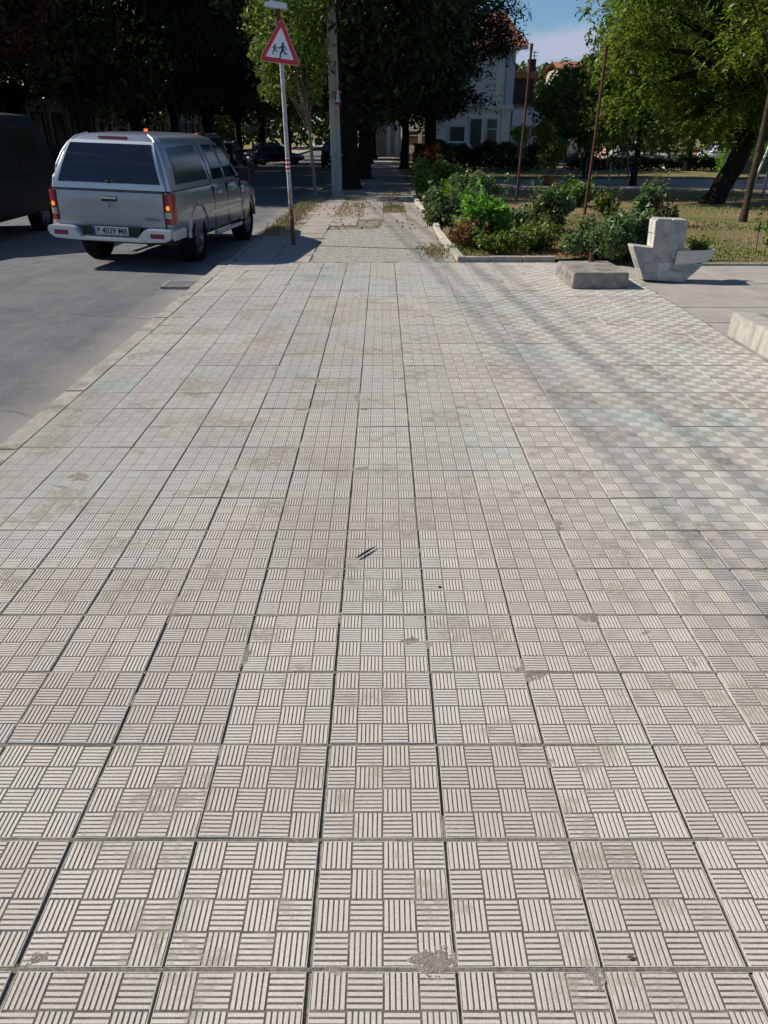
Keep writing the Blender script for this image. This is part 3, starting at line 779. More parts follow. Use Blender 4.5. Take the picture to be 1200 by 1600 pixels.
#@@PART2
# ------------------------------------------------------------------ vehicles
def boolean_cut(o, cutter_me):
    c = bpy.data.objects.new('cutter', cutter_me); COL.objects.link(c)
    md = o.modifiers.new('cut', 'BOOLEAN'); md.object = c; md.operation = 'DIFFERENCE'; md.solver = 'EXACT'
    try: md.material_mode = 'TRANSFER'
    except Exception: pass
    dg = bpy.context.evaluated_depsgraph_get(); dg.update()
    me = bpy.data.meshes.new_from_object(o.evaluated_get(dg)); o.modifiers.clear(); o.data = me
    bpy.data.objects.remove(c)
    me.polygons.foreach_set('use_smooth', [True]*len(me.polygons)); me.set_sharp_from_angle(angle=R(28))
def lower_body(name, secs, paint, parent, arches, ar=.43, depth=.55, bev=.0):
    """secs: (y, z_bottom, z_shoulder, w_bottom, w_mid, w_top)"""
    mb = MB(); vs = []
    for (y, zb, zs, wb, wm, wt) in secs:
        h = zs - zb
        half = [(wb, zb), (wm-.012, zb+.10*h), (wm, zb+.35*h), (wm, zb+.62*h), (wm-.012, zb+.80*h), (wt, zs-.05), (wt-.02, zs-.012), (wt-.07, zs)]
        ring = half + [(-x, z) for x, z in half[::-1]]
        vs += [(x, y, z) for x, z in ring]
    n = 16; k = len(secs)
    fs = [(i*n+j, (i+1)*n+j, (i+1)*n+(j+1) % n, i*n+(j+1) % n) for i in range(k-1) for j in range(n)]
    fs += [tuple(range(n)), tuple(range(k*n-1, k*n-1-n, -1))]
    mb.mat(paint).add(vs, fs); o = mb.build(name, parent, smooth=28)
    c = MB(); c.mat(M['plastic'])
    for ya, za in arches:
        for s in (-1, 1):
            nn = 26; x0, x1 = sorted((s*depth, s*1.3))
            vs = [(x0, ya+ar*math.cos(2*PI*q/nn), za+ar*math.sin(2*PI*q/nn)) for q in range(nn)] + [(x1, ya+ar*math.cos(2*PI*q/nn), za+ar*math.sin(2*PI*q/nn)) for q in range(nn)]
            c.add(vs, [tuple(range(nn)), tuple(range(2*nn-1, nn-1, -1))] + [(i, i+nn, (i+1) % nn+nn, (i+1) % nn) for i in range(nn)])
    boolean_cut(o, c.mesh('cut'))
    return o
class Cabin:
    def __init__(s, rings, paint, parent, name='cabin'):
        s.r = rings; vs = []; m = 5
        for z, y0, y1, w, rc in rings:
            ring = []
            for cx, cy, a0 in ((w-rc, y1-rc, 0), (-w+rc, y1-rc, 90), (-w+rc, y0+rc, 180), (w-rc, y0+rc, 270)):
                for q in range(m):
                    a = R(a0 + 90*q/(m-1)); ring.append((cx+rc*math.cos(a), cy+rc*math.sin(a), z))
            vs += ring
        n = 4*m; k = len(rings); mb = MB()
        fs = [(i*n+j, i*n+(j+1) % n, (i+1)*n+(j+1) % n, (i+1)*n+j) for i in range(k-1) for j in range(n)] + [tuple(range((k-1)*n, k*n)), tuple(range(n-1, -1, -1))]
        mb.mat(paint).add(vs, fs); s.o = mb.build(name, parent, smooth=32)
    def lerp(s, z, i):
        r = s.r
        for a, b in zip(r, r[1:]):
            if a[0] <= z <= b[0]: t = (z-a[0])/(b[0]-a[0]); return a[i]*(1-t)+b[i]*t
        return r[-1][i] if z > r[-1][0] else r[0][i]
    def panel(s, name, face, quad, off, mat, parent, nu=6, nv=6, skirt=.012, smooth=40):
        """quad: four (a, z) corners bl, br, tr, tl; face: right, left, rear, front"""
        pts = []
        for j in range(nv+1):
            for i in range(nu+1):
                u, v = i/nu, j/nv
                a = (quad[0][0]*(1-u)+quad[1][0]*u)*(1-v) + (quad[3][0]*(1-u)+quad[2][0]*u)*v
                z = (quad[0][1]*(1-u)+quad[1][1]*u)*(1-v) + (quad[3][1]*(1-u)+quad[2][1]*u)*v
                pts.append((a, z))
        def P(a, z, o):
            if face in ('right', 'left'): x = s.lerp(z, 3)+o; return (x if face == 'right' else -x, a, z)
            if face == 'rear': return (a, s.lerp(z, 1)-o, z)
            return (a, s.lerp(z, 2)+o, z)
        vs = [P(a, z, off) for a, z in pts]; n = nu+1
        fs = [(j*n+i, j*n+i+1, (j+1)*n+i+1, (j+1)*n+i) for j in range(nv) for i in range(nu)]
        edge = [i for i in range(nu)] + [j*n+nu for j in range(nv)] + [nv*n+nu-i for i in range(nu)] + [(nv-j)*n for j in range(nv)]
        b = len(vs); vs += [P(pts[e][0], pts[e][1], off-skirt) for e in edge]; m = len(edge)
        fs += [(edge[i], edge[(i+1) % m], b+(i+1) % m, b+i) for i in range(m)]
        mb = MB(); mb.mat(mat).add(vs, fs); return mb.build(name, parent, smooth=smooth)
def wheel(parent, x, y, r, w, spokes=6):
    s = 1 if x > 0 else -1
    mb = MB(); mb.mat(M['rubber'])
    prof = [(r*.60, .02), (r*.66, .0), (r*.86, -.006), (r*.95, .006), (r*.99, .03), (r, w*.3), (r, w*.7), (r*.99, w-.03), (r*.95, w-.006), (r*.6, w)]
    MX = Matrix.Translation((x, y, r)) @ Matrix.Scale(-s, 4, (1, 0, 0))
    mb.lathe(prof, 30, MX)
    for k in range(30):
        a = 2*PI*k/30; m2 = MX @ Matrix.Rotation(a, 4, 'X'); mb.box(w*.12, w*.88, -.013, .013, r-.002, r+.006, m2)
    t = mb.build('tyre', parent, smooth=40)
    rb = MB(); rb.mat(M['rim']); rb.lathe([(.0, .05), (r*.16, .045), (r*.17, .06), (r*.17, .09), (r*.5, .10), (r*.58, .05), (r*.63, .012), (r*.60, .03), (r*.58, w*.8)], 30, MX)
    for k in range(spokes):
        m2 = MX @ Matrix.Rotation(2*PI*k/spokes, 4, 'X'); rb.box(.035, .085, -r*.075, r*.075, r*.12, r*.6, m2)
    rb.build('rim', t, smooth=40)
    return t
def text_part(name, s, size, Mx, parent, mat, depth=.003, bold=.0, align='CENTER'):
    cu = bpy.data.curves.new(name, 'FONT'); cu.body = s; cu.size = size; cu.extrude = depth; cu.align_x = align; cu.align_y = 'CENTER'; cu.offset = bold; cu.resolution_u = 3
    o = bpy.data.objects.new(name, cu); COL.objects.link(o); dg = bpy.context.evaluated_depsgraph_get(); dg.update()
    me = bpy.data.meshes.new_from_object(o.evaluated_get(dg)); bpy.data.objects.remove(o)
    me.transform(Mx); me.materials.clear(); me.materials.append(mat)
    return link_mesh(name, me, parent)

def pickup(loc, yaw, roll):
    t = empty('pickup_truck', loc, 'silver pickup truck with canopy, rear towards the camera, indicators lit, driving beside the kerb', 'pickup truck')
    t.rotation_euler = (0, roll, yaw)
    S = M['silver']
    secs = [(.02, .56, 1.06, .80, .865, .855), (.10, .50, 1.07, .84, .885, .868), (.8, .46, 1.075, .85, .90, .87), (1.9, .42, 1.07, .85, .90, .87), (1.93, .40, 1.07, .85, .90, .87), (3.0, .40, 1.06, .85, .90, .87),
            (3.7, .42, 1.03, .85, .90, .85), (4.35, .46, .97, .84, .885, .80), (4.62, .50, .88, .78, .83, .72), (4.72, .52, .74, .66, .72, .62)]
    WB0, WB1 = 1.06, 3.84
    lower_body('body', secs, S, t, [(WB0, .40), (WB1, .40)], ar=.44, depth=.58)
    cab = Cabin([(1.06, .03, 3.62, .862, .09), (1.20, .05, 3.42, .845, .10), (1.35, .10, 3.24, .805, .12), (1.50, .17, 3.06, .745, .14), (1.62, .25, 2.92, .68, .16), (1.70, .34, 2.80, .61, .18), (1.745, .48, 2.66, .50, .2), (1.765, .75, 2.4, .30, .2)], S, t)
    # canopy hatch: frame, pane
    ht = cab.panel('canopy_hatch', 'rear', [(-.80, 1.075), (.80, 1.075), (.60, 1.67), (-.60, 1.67)], .010, M['silver_light'], t, skirt=.03)
    cab.panel('rear_window', 'rear', [(-.735, 1.155), (.735, 1.155), (.575, 1.635), (-.575, 1.635)], .020, M['carglass'], t, 8, 8)
    mb = MB(); mb.mat(M['plastic']).tube([(-.05, .035, 1.17), (.05, .035, 1.17)], .016, 8); mb.box(-.015, .015, .02, .05, 1.15, 1.20); mb.build('hatch_lock', ht)
    mb = MB(); mb.mat(M['red_lens']); mb.box(-.20, .20, .325, .40, 1.692, 1.722); mb.build('high_brake_light', t, bevel=.006)
    # edge trims of the canopy that catch the sun
    for s in (-1, 1):
        mb = MB(); mb.mat(M['silver_light']); pts = [(s*(w_-.29*rc), y0_+.29*rc, z_) for z_, y0_, y1_, w_, rc in cab.r[:7]]
        mb.tube(pts, .017, 10); mb.build('canopy_edge', t, smooth=60)
    # canopy and door windows
    for f_ in ('right', 'left'):
        cab.panel('canopy_window', f_, [(.30, 1.15), (1.72, 1.15), (1.60, 1.62), (.48, 1.60)], .008, M['vanglass'], t)
        cab.panel('door_window', f_, [(1.98, 1.13), (2.56, 1.13), (2.44, 1.61), (2.02, 1.61)], .008, M['carglass'], t)
        cab.panel('door_window', f_, [(2.66, 1.13), (3.28, 1.12), (2.86, 1.58), (2.56, 1.61)], .008, M['carglass'], t)
        cab.panel('pillar_gap', f_, [(1.83, 1.07), (1.85, 1.07), (1.80, 1.68), (1.78, 1.68)], .006, M['plastic'], t, 1, 8)
    cab.panel('windscreen', 'front', [(-.68, 1.12), (.68, 1.12), (.52, 1.62), (-.52, 1.62)], .012, M['carglass'], t)
    mb = MB(); mb.mat(M['plastic']); mb.box(-.868, .868, .012, 1.84, 1.062, 1.074); mb.build('canopy_seal', t)
    # tailgate
    mb = MB(); mb.mat(S)
    nx, nz_ = 14, 8; vs = []
    for j in range(nz_+1):
        for i in range(nx+1):
            x = -.765 + 1.53*i/nx; z = .60 + .445*j/nz_
            y = -.022 - .012*math.sin(PI*j/nz_) + .010*(abs(x)/.765)**3 - (.008 if (z > .9 and abs(x) < .62) else 0)
            vs.append((x, y, z))
    fs = [(j*(nx+1)+i, j*(nx+1)+i+1, (j+1)*(nx+1)+i+1, (j+1)*(nx+1)+i) for j in range(nz_) for i in range(nx)]
    mb.add(vs, fs)
    for i in range(nx):       # skirts
        for row in (0, nz_):
            a, b = vs[row*(nx+1)+i], vs[row*(nx+1)+i+1]; mb.add([a, b, (b[0], .03, b[2]), (a[0], .03, a[2])], [(0, 1, 2, 3)])
    for j in range(nz_):
        for col in (0, nx):
            a, b = vs[j*(nx+1)+col], vs[(j+1)*(nx+1)+col]; mb.add([a, b, (b[0], .03, b[2]), (a[0], .03, a[2])], [(0, 1, 2, 3)])
    tg = mb.build('tailgate', t, smooth=35)
    mb = MB(); mb.mat(M['plastic']); mb.box(-.775, .775, -.004, .02, .588, 1.056); mb.build('tailgate_gap', t)
    mb = MB(); mb.mat(M['plastic']); mb.box(-.11, .11, -.052, -.03, .925, .985); mb.mat(M['chrome']); mb.box(-.115, .115, -.062, -.046, .955, .99); mb.build('handle', tg, bevel=.005)
    mb = MB(); mb.mat(M['chrome'])
    pts = [(.045*math.cos(a)+.0, -.047, .865+.035*math.sin(a)) for a in np.linspace(0, 2*PI, 17)]; mb.tube(pts, .0045, 6)
    mb.box(-.075, -.015, -.049, -.042, .885, .895); mb.box(-.05, -.041, -.049, -.042, .835, .89); mb.tube([(-.01, -.047, .85), (.02, -.047, .875), (.03, -.047, .848)], .004, 5); mb.build('emblem', tg)
    mb = MB(); mb.mat(M['rim']); mb.box(.50, .70, -.041, -.034, .70, .712); mb.box(.50, .66, -.041, -.034, .72, .727); mb.build('badge', tg)
    # tail lights wrap the corners
    for s in (-1, 1):
        lens = MB(); lens.mat(M['red_lens'])
        outl = [(s*.790, -.030), (s*.838, -.030), (s*.882, -.004), (s*.900, .05), (s*.903, .14), (s*.86, .15), (s*.79, .03)]
        if s < 0: outl = outl[::-1]
        lens.slab(outl, .655, 1.045)
        tl = lens.build('tail_light', t, smooth=45, bevel=.006)
        c = MB(); c.mat(M['clear_lens']); o2 = [(s*.785, -.036), (s*.832, -.036), (s*.872, -.012), (s*.84, .01), (s*.79, .01)]
        if s < 0: o2 = o2[::-1]
        c.slab(o2, .735, .815); c.build('reversing_lens', tl)
        a = MB(); a.mat(M['amber']); nn = 18; cx, cz = s*.832, .868
        vs = [(cx+.026*math.cos(2*PI*q/nn), -.038+.0*q, cz+.032*math.sin(2*PI*q/nn)) for q in range(nn)] + [(cx+.025*math.cos(2*PI*q/nn), -.016, cz+.031*math.sin(2*PI*q/nn)) for q in range(nn)]
        a.add(vs, [tuple(range(nn))] + [(i, (i+1) % nn, (i+1) % nn+nn, i+nn) for i in range(nn)]); a.build('indicator', tl)
        rf = MB(); rf.mat(M['plastic']); rf.box(s*.785 if s > 0 else -.87, s*.87 if s > 0 else -.785, -.034, -.01, .822, .827); rf.build('lens_divider', tl)
    # bumper with step, two horns, plate
    bp = MB(); bp.mat(M['silver_light'])
    def horn(s):
        pts = [(.40, .46), (.56, .425), (.82, .44), (.895, .50), (.90, .585), (.86, .60), (.56, .60), (.50, .575), (.43, .50)]
        pts = [(s*x, z) for x, z in pts]
        if s < 0: pts = pts[::-1]
        bp.prism(pts, -.19, .06)
    horn(1); horn(-1)
    bp.prism([(-.56, .425), (.56, .425), (.43, .475), (-.43, .475)], -.20, .05)
    bp.box(.86, .915, -.05, .42, .45, .58); bp.box(-.915, -.86, -.05, .42, .45, .58)
    b = bp.build('bumper', t, smooth=30, bevel=.014)
    st = MB(); st.mat(M['rim']); st.box(-.42, .42, -.18, -.02, .466, .484)
    for k in range(22): st.box(-.40+k*.037, -.385+k*.037, -.176, -.03, .484, .489)
    st.build('step', b)
    for s in (-1, 1):
        rf = MB(); rf.mat(M['red_lens']); x0, x1 = sorted((s*.60, s*.80)); rf.box(x0, x1, -.198, -.18, .485, .545); rf.build('reflector', b, bevel=.004)
    rc = MB(); rc.mat(M['plastic']); rc.box(-.42, .42, -.10, -.02, .49, .60); rc.build('plate_recess', b)
    pl = MB(); pl.mat(M['plate']); pl.box(-.26, .26, -.125, -.115, .495, .605); pp = pl.build('number_plate', t, bevel=.003)
    bl = MB(); bl.mat(M['blue_print']); bl.box(-.258, -.222, -.127, -.124, .498, .602); bl.build('plate_band', pp)
    MXT = Matrix.Translation((.022, -.1275, .550)) @ Matrix.Rotation(PI/2, 4, 'X') @ Matrix.Scale(.92, 4, (1, 0, 0))
    text_part('plate_lettering', 'P 4039 MB', .110, MXT, pp, M['ink'], .001, .0012)
    # wheels, flares, mudguards, sills, mirrors, handles
    for x, y in ((.86, WB0), (-.86, WB0), (.86, WB1), (-.86, WB1)):
        w = wheel(t, x+(.03 if x > 0 else -.03), y, .37, .25); w.name = 'wheel'
        s = 1 if x > 0 else -1; fl = MB(); fl.mat(S)
        pr, pi_ = [], []
        for q in range(15):
            a = R(2 + 176*q/14); pr.append((y+.50*math.cos(a), .40+.50*math.sin(a))); pi_.append((y+.435*math.cos(a), .40+.435*math.sin(a)))
        vs = []
        for (a1, b1), (a2, b2) in zip(pr, pi_): vs += [(s*.892, a1, b1), (s*.915, a2, b2), (s*.80, a2, b2)]
        fs = []
        for q in range(14):
            for e in range(2): fs.append((q*3+e, (q+1)*3+e, (q+1)*3+e+1, q*3+e+1))
        fl.add(vs, fs); fl.build('wheel_flare', t, smooth=50)
    for s in (-1, 1):
        mb = MB(); mb.mat(M['silver_light']); mb.tube([(s*.93, 1.75, .37), (s*.95, 1.85, .37), (s*.95, 3.05, .37), (s*.93, 3.2, .37)], .035, 10); mb.build('side_step', t, smooth=50)
        mb = MB(); mb.mat(M['silver_light']); mb.box(*sorted((s*.898, s*.912)), 1.62, 3.35, .66, .70); mb.build('side_moulding', t, bevel=.004)
        for yy in (1.88, 2.62, 3.42):
            mb = MB(); mb.mat(M['plastic']); mb.box(*sorted((s*.86, s*.9025)), yy, yy+.008, .45, 1.04); mb.build('door_gap', t)
        for yy in (2.06, 2.78):
            mb = MB(); mb.mat(M['chrome']); mb.box(*sorted((s*.895, s*.925)), yy, yy+.18, .93, .965); mb.build('door_handle', t, bevel=.008)
        mb = MB(); mb.mat(M['plastic']); mb.tube([(s*.86, 3.22, 1.10), (s*.98, 3.2, 1.12)], .02, 6); mb.box(*sorted((s*.95, s*1.13)), 3.14, 3.24, 1.06, 1.26); mb.build('mirror', t, bevel=.02)
        mb = MB(); mb.mat(M['clear_lens']); mb.box(*sorted((s*.5, s*.74)), 4.58, 4.70, .74, .86); mb.build('headlight', t, bevel=.02)
    mb = MB(); mb.mat(M['plastic']); mb.box(-.75, .75, .3, 4.5, .34, .47); mb.tube([(-.75, WB0, .37), (.75, WB0, .37)], .07, 8); mb.box(-.28, .28, WB0-.15, WB0+.15, .25, .5); mb.tube([(.45, .1, .36), (.45, 1.0, .36)], .035, 8)
    mb.build('underbody', t)
    return t
g = gnd(180, 392, ROAD)
pu = pickup((-3.43, 9.66, ROAD - .0), R(-7.0), R(1.8)); pu.scale = (.9, .83, .9)

def car(name, label, cat, loc, yaw, L, W, H, kind, paint, glass, group=None, lit=False):
    t = empty(name, loc, label, cat, group, yaw)
    h = W/2; gl = .30*H/1.45; r = .31 if kind != 'van' else .33; wb0, wb1 = L*.19, L*.80
    if kind == 'van':
        sh = H*.52
        secs = [(0, gl, sh, h*.93, h*.96, h*.94), (.1, gl-.03, sh, h*.96, h, h*.97), (L*.55, gl-.04, sh, h*.96, h, h*.97), (L*.78, gl-.03, sh*.98, h*.96, h, h*.95), (L*.93, gl, sh*.82, h*.9, h*.95, h*.86), (L, gl+.05, sh*.62, h*.75, h*.8, h*.72)]
        rings = [(sh-.01, .02, L*.82, h*.965, .08), (sh+(H-sh)*.45, .07, L*.73, h*.90, .10), (sh+(H-sh)*.8, .13, L*.665, h*.82, .12), (H-.04, .22, L*.62, h*.74, .16), (H, .5, L*.56, h*.5, .2)]
        ws = [(.12, .30), (.32, .52), (.54, .68)]
    elif kind == 'suv':
        sh = H*.56
        secs = [(0, gl, sh*.96, h*.92, h*.95, h*.92), (.12, gl-.03, sh, h*.96, h, h*.95), (L*.6, gl-.04, sh*.98, h*.96, h, h*.95), (L*.75, gl-.03, sh*.95, h*.96, h, h*.92), (L*.93, gl, sh*.82, h*.92, h*.95, h*.84), (L, gl+.05, sh*.62, h*.75, h*.8, h*.72)]
        rings = [(sh-.02, .05, L*.74, h*.945, .08), (sh+(H-sh)*.5, .18, L*.655, h*.86, .12), (H-.05, .4, L*.57, h*.74, .18), (H, .8, L*.5, h*.5, .22)]
        ws = [(.11, .26), (.28, .43), (.45, .60)]
    else:
        sh = H*.60
        secs = [(0, gl+.05, sh*.80, h*.82, h*.88, h*.8), (.12, gl, sh*.92, h*.92, h*.96, h*.88), (L*.22, gl-.05, sh, h*.95, h, h*.93), (L*.6, gl-.06, sh, h*.95, h, h*.94), (L*.72, gl-.05, sh*.96, h*.95, h, h*.92), (L*.92, gl, sh*.8, h*.9, h*.94, h*.82), (L, gl+.05, sh*.6, h*.74, h*.8, h*.7)]
        rings = [(sh-.02, L*.07, L*.73, h*.93, .1), (sh+(H-sh)*.5, L*.13, L*.62, h*.84, .14), (H-.05, L*.21, L*.53, h*.72, .2), (H, L*.29, L*.46, h*.45, .2)]
        ws = [(.17, .27), (.29, .43), (.45, .59)]
    lower_body('body', secs, paint, t, [(wb0, r), (wb1, r)], ar=r+.06, depth=h-.3)
    cb = Cabin(rings, paint, t)
    z0 = sh+.05; z1 = H-.11
    for f_ in ('right', 'left'):
        for k, (a, b_) in enumerate(ws):
            sl0 = .02*L if k == 0 and kind != 'van' else 0; sl1 = (.075*L if kind != 'van' else .05*L) if k == 2 else 0
            cb.panel('side_window', f_, [(a*L, z0), (b_*L, z0), (b_*L-sl1, z1), (a*L+sl0, z1)], .008, glass, t, 2, 4)
    cb.panel('rear_window', 'rear', [(-h*.78, z0), (h*.78, z0), (h*.64, z1), (-h*.64, z1)], .012, glass, t, 3, 4)
    cb.panel('windscreen', 'front', [(-h*.80, z0), (h*.80, z0), (h*.64, z1), (-h*.64, z1)], .012, glass, t, 3, 4)
    for x, y in ((h-.03, wb0), (-h+.03, wb0), (h-.03, wb1), (-h+.03, wb1)):
        w = wheel(t, x, y, r, .21, 5); w.name = 'wheel'
    for s in (-1, 1):
        zt = sh*.84 if kind == 'saloon' else sh*.95
        mb = MB(); mb.mat(M['brake'] if lit else M['red_lens']); x0, x1 = sorted((s*(h*.74), s*(h*.93))); mb.box(x0, x1, -.02, .12, zt-.16, zt-.02); mb.build('tail_light', t, bevel=.01)
        mb = MB(); mb.mat(M['clear_lens']); x0, x1 = sorted((s*(h*.5), s*(h*.78))); mb.box(x0, x1, L-.22, L-.03, sh*.60, sh*.72); mb.build('headlight', t, bevel=.01)
        mb = MB(); mb.mat(paint); x0, x1 = sorted((s*(h*.94), s*(h+.13))); mb.box(x0, x1, L*.66, L*.69, sh+.02, sh+.15); mb.build('mirror', t, bevel=.02)
    mb = MB(); mb.mat(M['plastic']); mb.box(-h*.9, h*.9, -.07, .1, gl, gl+.14); mb.build('bumper', t, bevel=.02)
    mb = MB(); mb.mat(M['plate']); mb.box(-.26, .26, -.085, -.072, gl+.16, gl+.27); mb.build('number_plate', t)
    if lit:
        mb = MB(); mb.mat(M['brake']); mb.box(-.16, .16, .17, .24, H-.075, H-.04); mb.build('high_brake_light', t)
    if kind != 'van' or lit: t.scale = (.9, .9, .9)
    return t
def rd(x, y, dz=0): return (x, y, gz(y) + ROAD + .03 + dz)
car('passenger_van', 'black van at the left edge of the picture, in shade beside the silver pickup', 'van', (-7.0, 14.75, ROAD-.03), PI+R(1), 5.0, 1.90, 1.90, 'van', M['black_paint'], M['darkglass'])
car('passenger_van', 'grey van seen from behind with brake lights lit, ahead of the silver pickup', 'van', rd(-9.3, 39.5), R(-4), 4.3, 1.80, 1.95, 'van', M['grey_paint'], M['vanglass'], lit=True)
g = gnd(92, 262, ROAD)
car('parked_car', 'dark estate car in deep shade behind the black van', 'car', rd(-9.6, 20.3), R(-2), 4.3, 1.75, 1.50, 'suv', M['black_paint'], M['carglass'])
car('parked_car', 'dark blue hatchback turned side-on far down the street, left of the sign post', 'car', rd(-8.6, 51), R(-62), 4.0, 1.70, 1.42, 'saloon', M['dark_blue_paint'], M['carglass'])
car('parked_car', 'black car parked at the right kerb far down the street, behind the concrete pole', 'car', rd(-2.85, 46), R(0), 4.2, 1.75, 1.48, 'saloon', M['black_paint'], M['carglass'])
car('parked_car', 'dark car parked far left, just right of the grey van', 'car', rd(-9.6, 47), R(-4), 4.2, 1.75, 1.46, 'suv', M['dark_blue_paint'], M['carglass'])
car('parked_car', 'white car with bright bonnet beyond the park, between the broad-leaved tree and the locust tree', 'car', (13.2, 47, gz(47)), R(-100), 4.2, 1.75, 1.45, 'saloon', M['white_paint'], M['carglass'])
car('parked_car', 'second white car mostly hidden by the hanging locust branches', 'car', (18.4, 46, gz(46)), R(-92), 4.2, 1.75, 1.45, 'saloon', M['white_paint'], M['carglass'])
car('parked_car', 'dark grey car parked below the tall windows of the two-storey house', 'car', (5.5, 49, gz(49)), R(95), 4.2, 1.75, 1.45, 'suv', M['grey_paint'], M['carglass'])
# amber warning lamp on its stand seen just above the pickup roof
p = at(228, 205, 30); t = empty('warning_lamp', (p.x, 30, gz(30)), 'small lit orange warning lamp on a black stand, seen above the pickup roof', 'lamp')
mb = MB(); mb.mat(M['plastic']); mb.tube([(0, 0, 0), (0, 0, p.z-gz(30)-.1)], .03, 8); mb.box(-.12, .12, -.1, .1, 0, .05); mb.build('stand', t)
mb = MB(); mb.mat(M['orange_beacon']); mb.tube([(0, 0, p.z-gz(30)-.10), (0, 0, p.z-gz(30)+.08)], [.075, .065], 10); mb.build('lens', t)
mb = MB(); mb.mat(M['plastic']); mb.tube([(0, 0, p.z-gz(30)+.12), (0, 0, p.z-gz(30)+.28)], [.07, .05], 10); mb.build('cap', t)

# ------------------------------------------------------------------ road sign with children
b = gnd(457, 382)
sg = empty('road_sign', (b.x, b.y, gz(b.y)-.02), 'red-bordered triangular school children warning sign on a rusting post beside the kerb', 'road sign')
mb = MB(); mb.mat(M['post'])
mb.tube([(.02, 0, 0), (.008, 0, .5), (0, 0, 1.2), (-.01, 0, 2.72)], [.031, .030, .029, .029], 12); post = mb.build('post', sg, smooth=60)
for k, z in enumerate((1.02, 1.075, 1.13)):
    mb = MB(); mb.mat(M['sign_red'] if k % 1 == 0 else M['sign_white']); mb.tube([(.0, 0, z), (0, 0, z+.028)], .0325, 12); mb.build('red_band', post, smooth=60)
mb = MB(); mb.mat(M['sign_white']); mb.tube([(0, 0, 1.0), (0, 0, 1.17)], .0312, 12); mb.build('white_band', post, smooth=60)
def rtri(s, r_, n=6):
    h = s*math.sqrt(3)/2; C = [(-s/2, -h/3), (s/2, -h/3), (0, 2*h/3)]; out = []
    for i, (cx, cz) in enumerate(C):
        L = math.hypot(cx, cz); ccx, ccz = cx*(1-2*r_/L), cz*(1-2*r_/L)
        a0 = [-150, -90+0, 30][i] if False else [150, -90, 30][i]
        a0, a1 = [(150, 270), (-90, 30), (30, 150)][i]
        for q in range(n+1):
            a = R(a0+(a1-a0)*q/n); out.append((ccx+r_*math.cos(a), ccz+r_*math.sin(a)))
    return out
SW = Matrix.Translation((-.01, -.035, 2.47)) @ Matrix.Rotation(R(-14), 4, 'Z') @ Matrix.Rotation(R(7.5), 4, 'Y')
mb = MB(); mb.mat(M['zinc']); mb.prism(rtri(.60, .035), 0, .006, SW); mb.box(-.03, .03, .004, .03, -.12, .12, SW); plate = mb.build('sign_plate', sg)
mb = MB(); mb.mat(M['sign_yellow']); mb.prism(rtri(.598, .034), -.0012, 0, SW); mb.build('rim_line', plate)
mb = MB(); mb.mat(M['sign_red']); mb.prism(rtri(.58, .030), -.0024, -.0012, SW); mb.build('red_border', plate)
mb = MB(); mb.mat(M['sign_white']); mb.prism(rtri(.40, .012), -.0036, -.0024, SW); mb.build('white_field', plate)
def figure(name, ox, oz, k, parts):
    mb = MB(); mb.mat(M['ink'])
    for pt in parts:
        pts = [(ox+x*k, oz+z*k) for x, z in pt]
        mb.prism(pts, -.0052, -.0036, SW)
    n = 10; mb.prism([(ox+k*(.02+.16*math.cos(2*PI*q/n)), oz+k*(1.02+.17*math.sin(2*PI*q/n))) for q in range(n)], -.0052, -.0036, SW)
    mb.build(name, plate)
run = [[(-.16, .86), (-.14, .30), (.22, .30), (.18, .86)],               # trunk
       [(-.14, .34), (-.34, .02), (-.30, -.36), (-.44, -.44), (-.40, -.52), (-.16, -.44), (-.14, -.04), (.12, .30)],   # forward leg
       [(.02, .34), (.30, -.04), (.62, -.02), (.66, .14), (.54, .16), (.50, .10), (.34, .14), (.22, .36)],    # rear leg
       [(-.14, .84), (-.44, .60), (-.64, .66), (-.62, .56), (-.42, .48), (-.10, .68)],
       [(.14, .84), (.42, .62), (.36, .42), (.46, .40), (.54, .64), (.20, .90)]]
figure('larger_child', .034, -.062, .108, run)
figure('smaller_child', -.078, -.045, .070, run)

# second sign on the concrete pole, seen nearly edge-on
b = gnd(527, 303)
up = empty('utility_pole', (b.x, b.y, gz(b.y)-.05), 'tall square grey concrete utility pole at the end of the sunlit slabs', 'utility pole')
mb = MB(); mb.mat(M['pole_conc']); 
vs = []
for z, w in ((0, .145), (9.5, .09)):
    for a, c in ((-1, -1), (1, -1), (1, 1), (-1, 1)): vs.append((a*w - .006*z, c*w, z))
mb.add(vs, [(0, 1, 5, 4), (1, 2, 6, 5), (2, 3, 7, 6), (3, 0, 4, 7), (4, 5, 6, 7)]); mb.build('pole', up, bevel=.02)
mb = MB(); mb.mat(M['pole_conc'])
for s in (-1, 1): mb.box(s*.09-.03, s*.09+.03, -.185, -.16, .1, 3.2)
mb.build('pole_rib', up)
for k in range(2):
    mb = MB(); mb.mat(M['zinc']); mb.box(-.18, .18, -.18, .18, 1.05+k*1.5, 1.09+k*1.5); mb.build('steel_band', up)
mb = MB(); mb.mat(M['plastic']); mb.tube([(.17, -.12, .3), (.165, -.12, 4), (.12, -.12, 9)], .012, 6); mb.build('cable', up)
c = at(528, 152, b.y - .24)
s2 = empty('road_sign', (c.x, c.y, 0), 'small red triangular warning sign turned almost edge-on, strapped to the concrete pole', 'road sign')
S2 = Matrix.Translation((0, 0, c.z)) @ Matrix.Rotation(R(74), 4, 'Z')
mb = MB(); mb.mat(M['zinc']); mb.prism(rtri(.60, .03), 0, .006, S2); pl2 = mb.build('sign_plate', s2)
mb = MB(); mb.mat(M['sign_red']); mb.prism(rtri(.598, .03), -.002, 0, S2); mb.build('red_border', pl2)
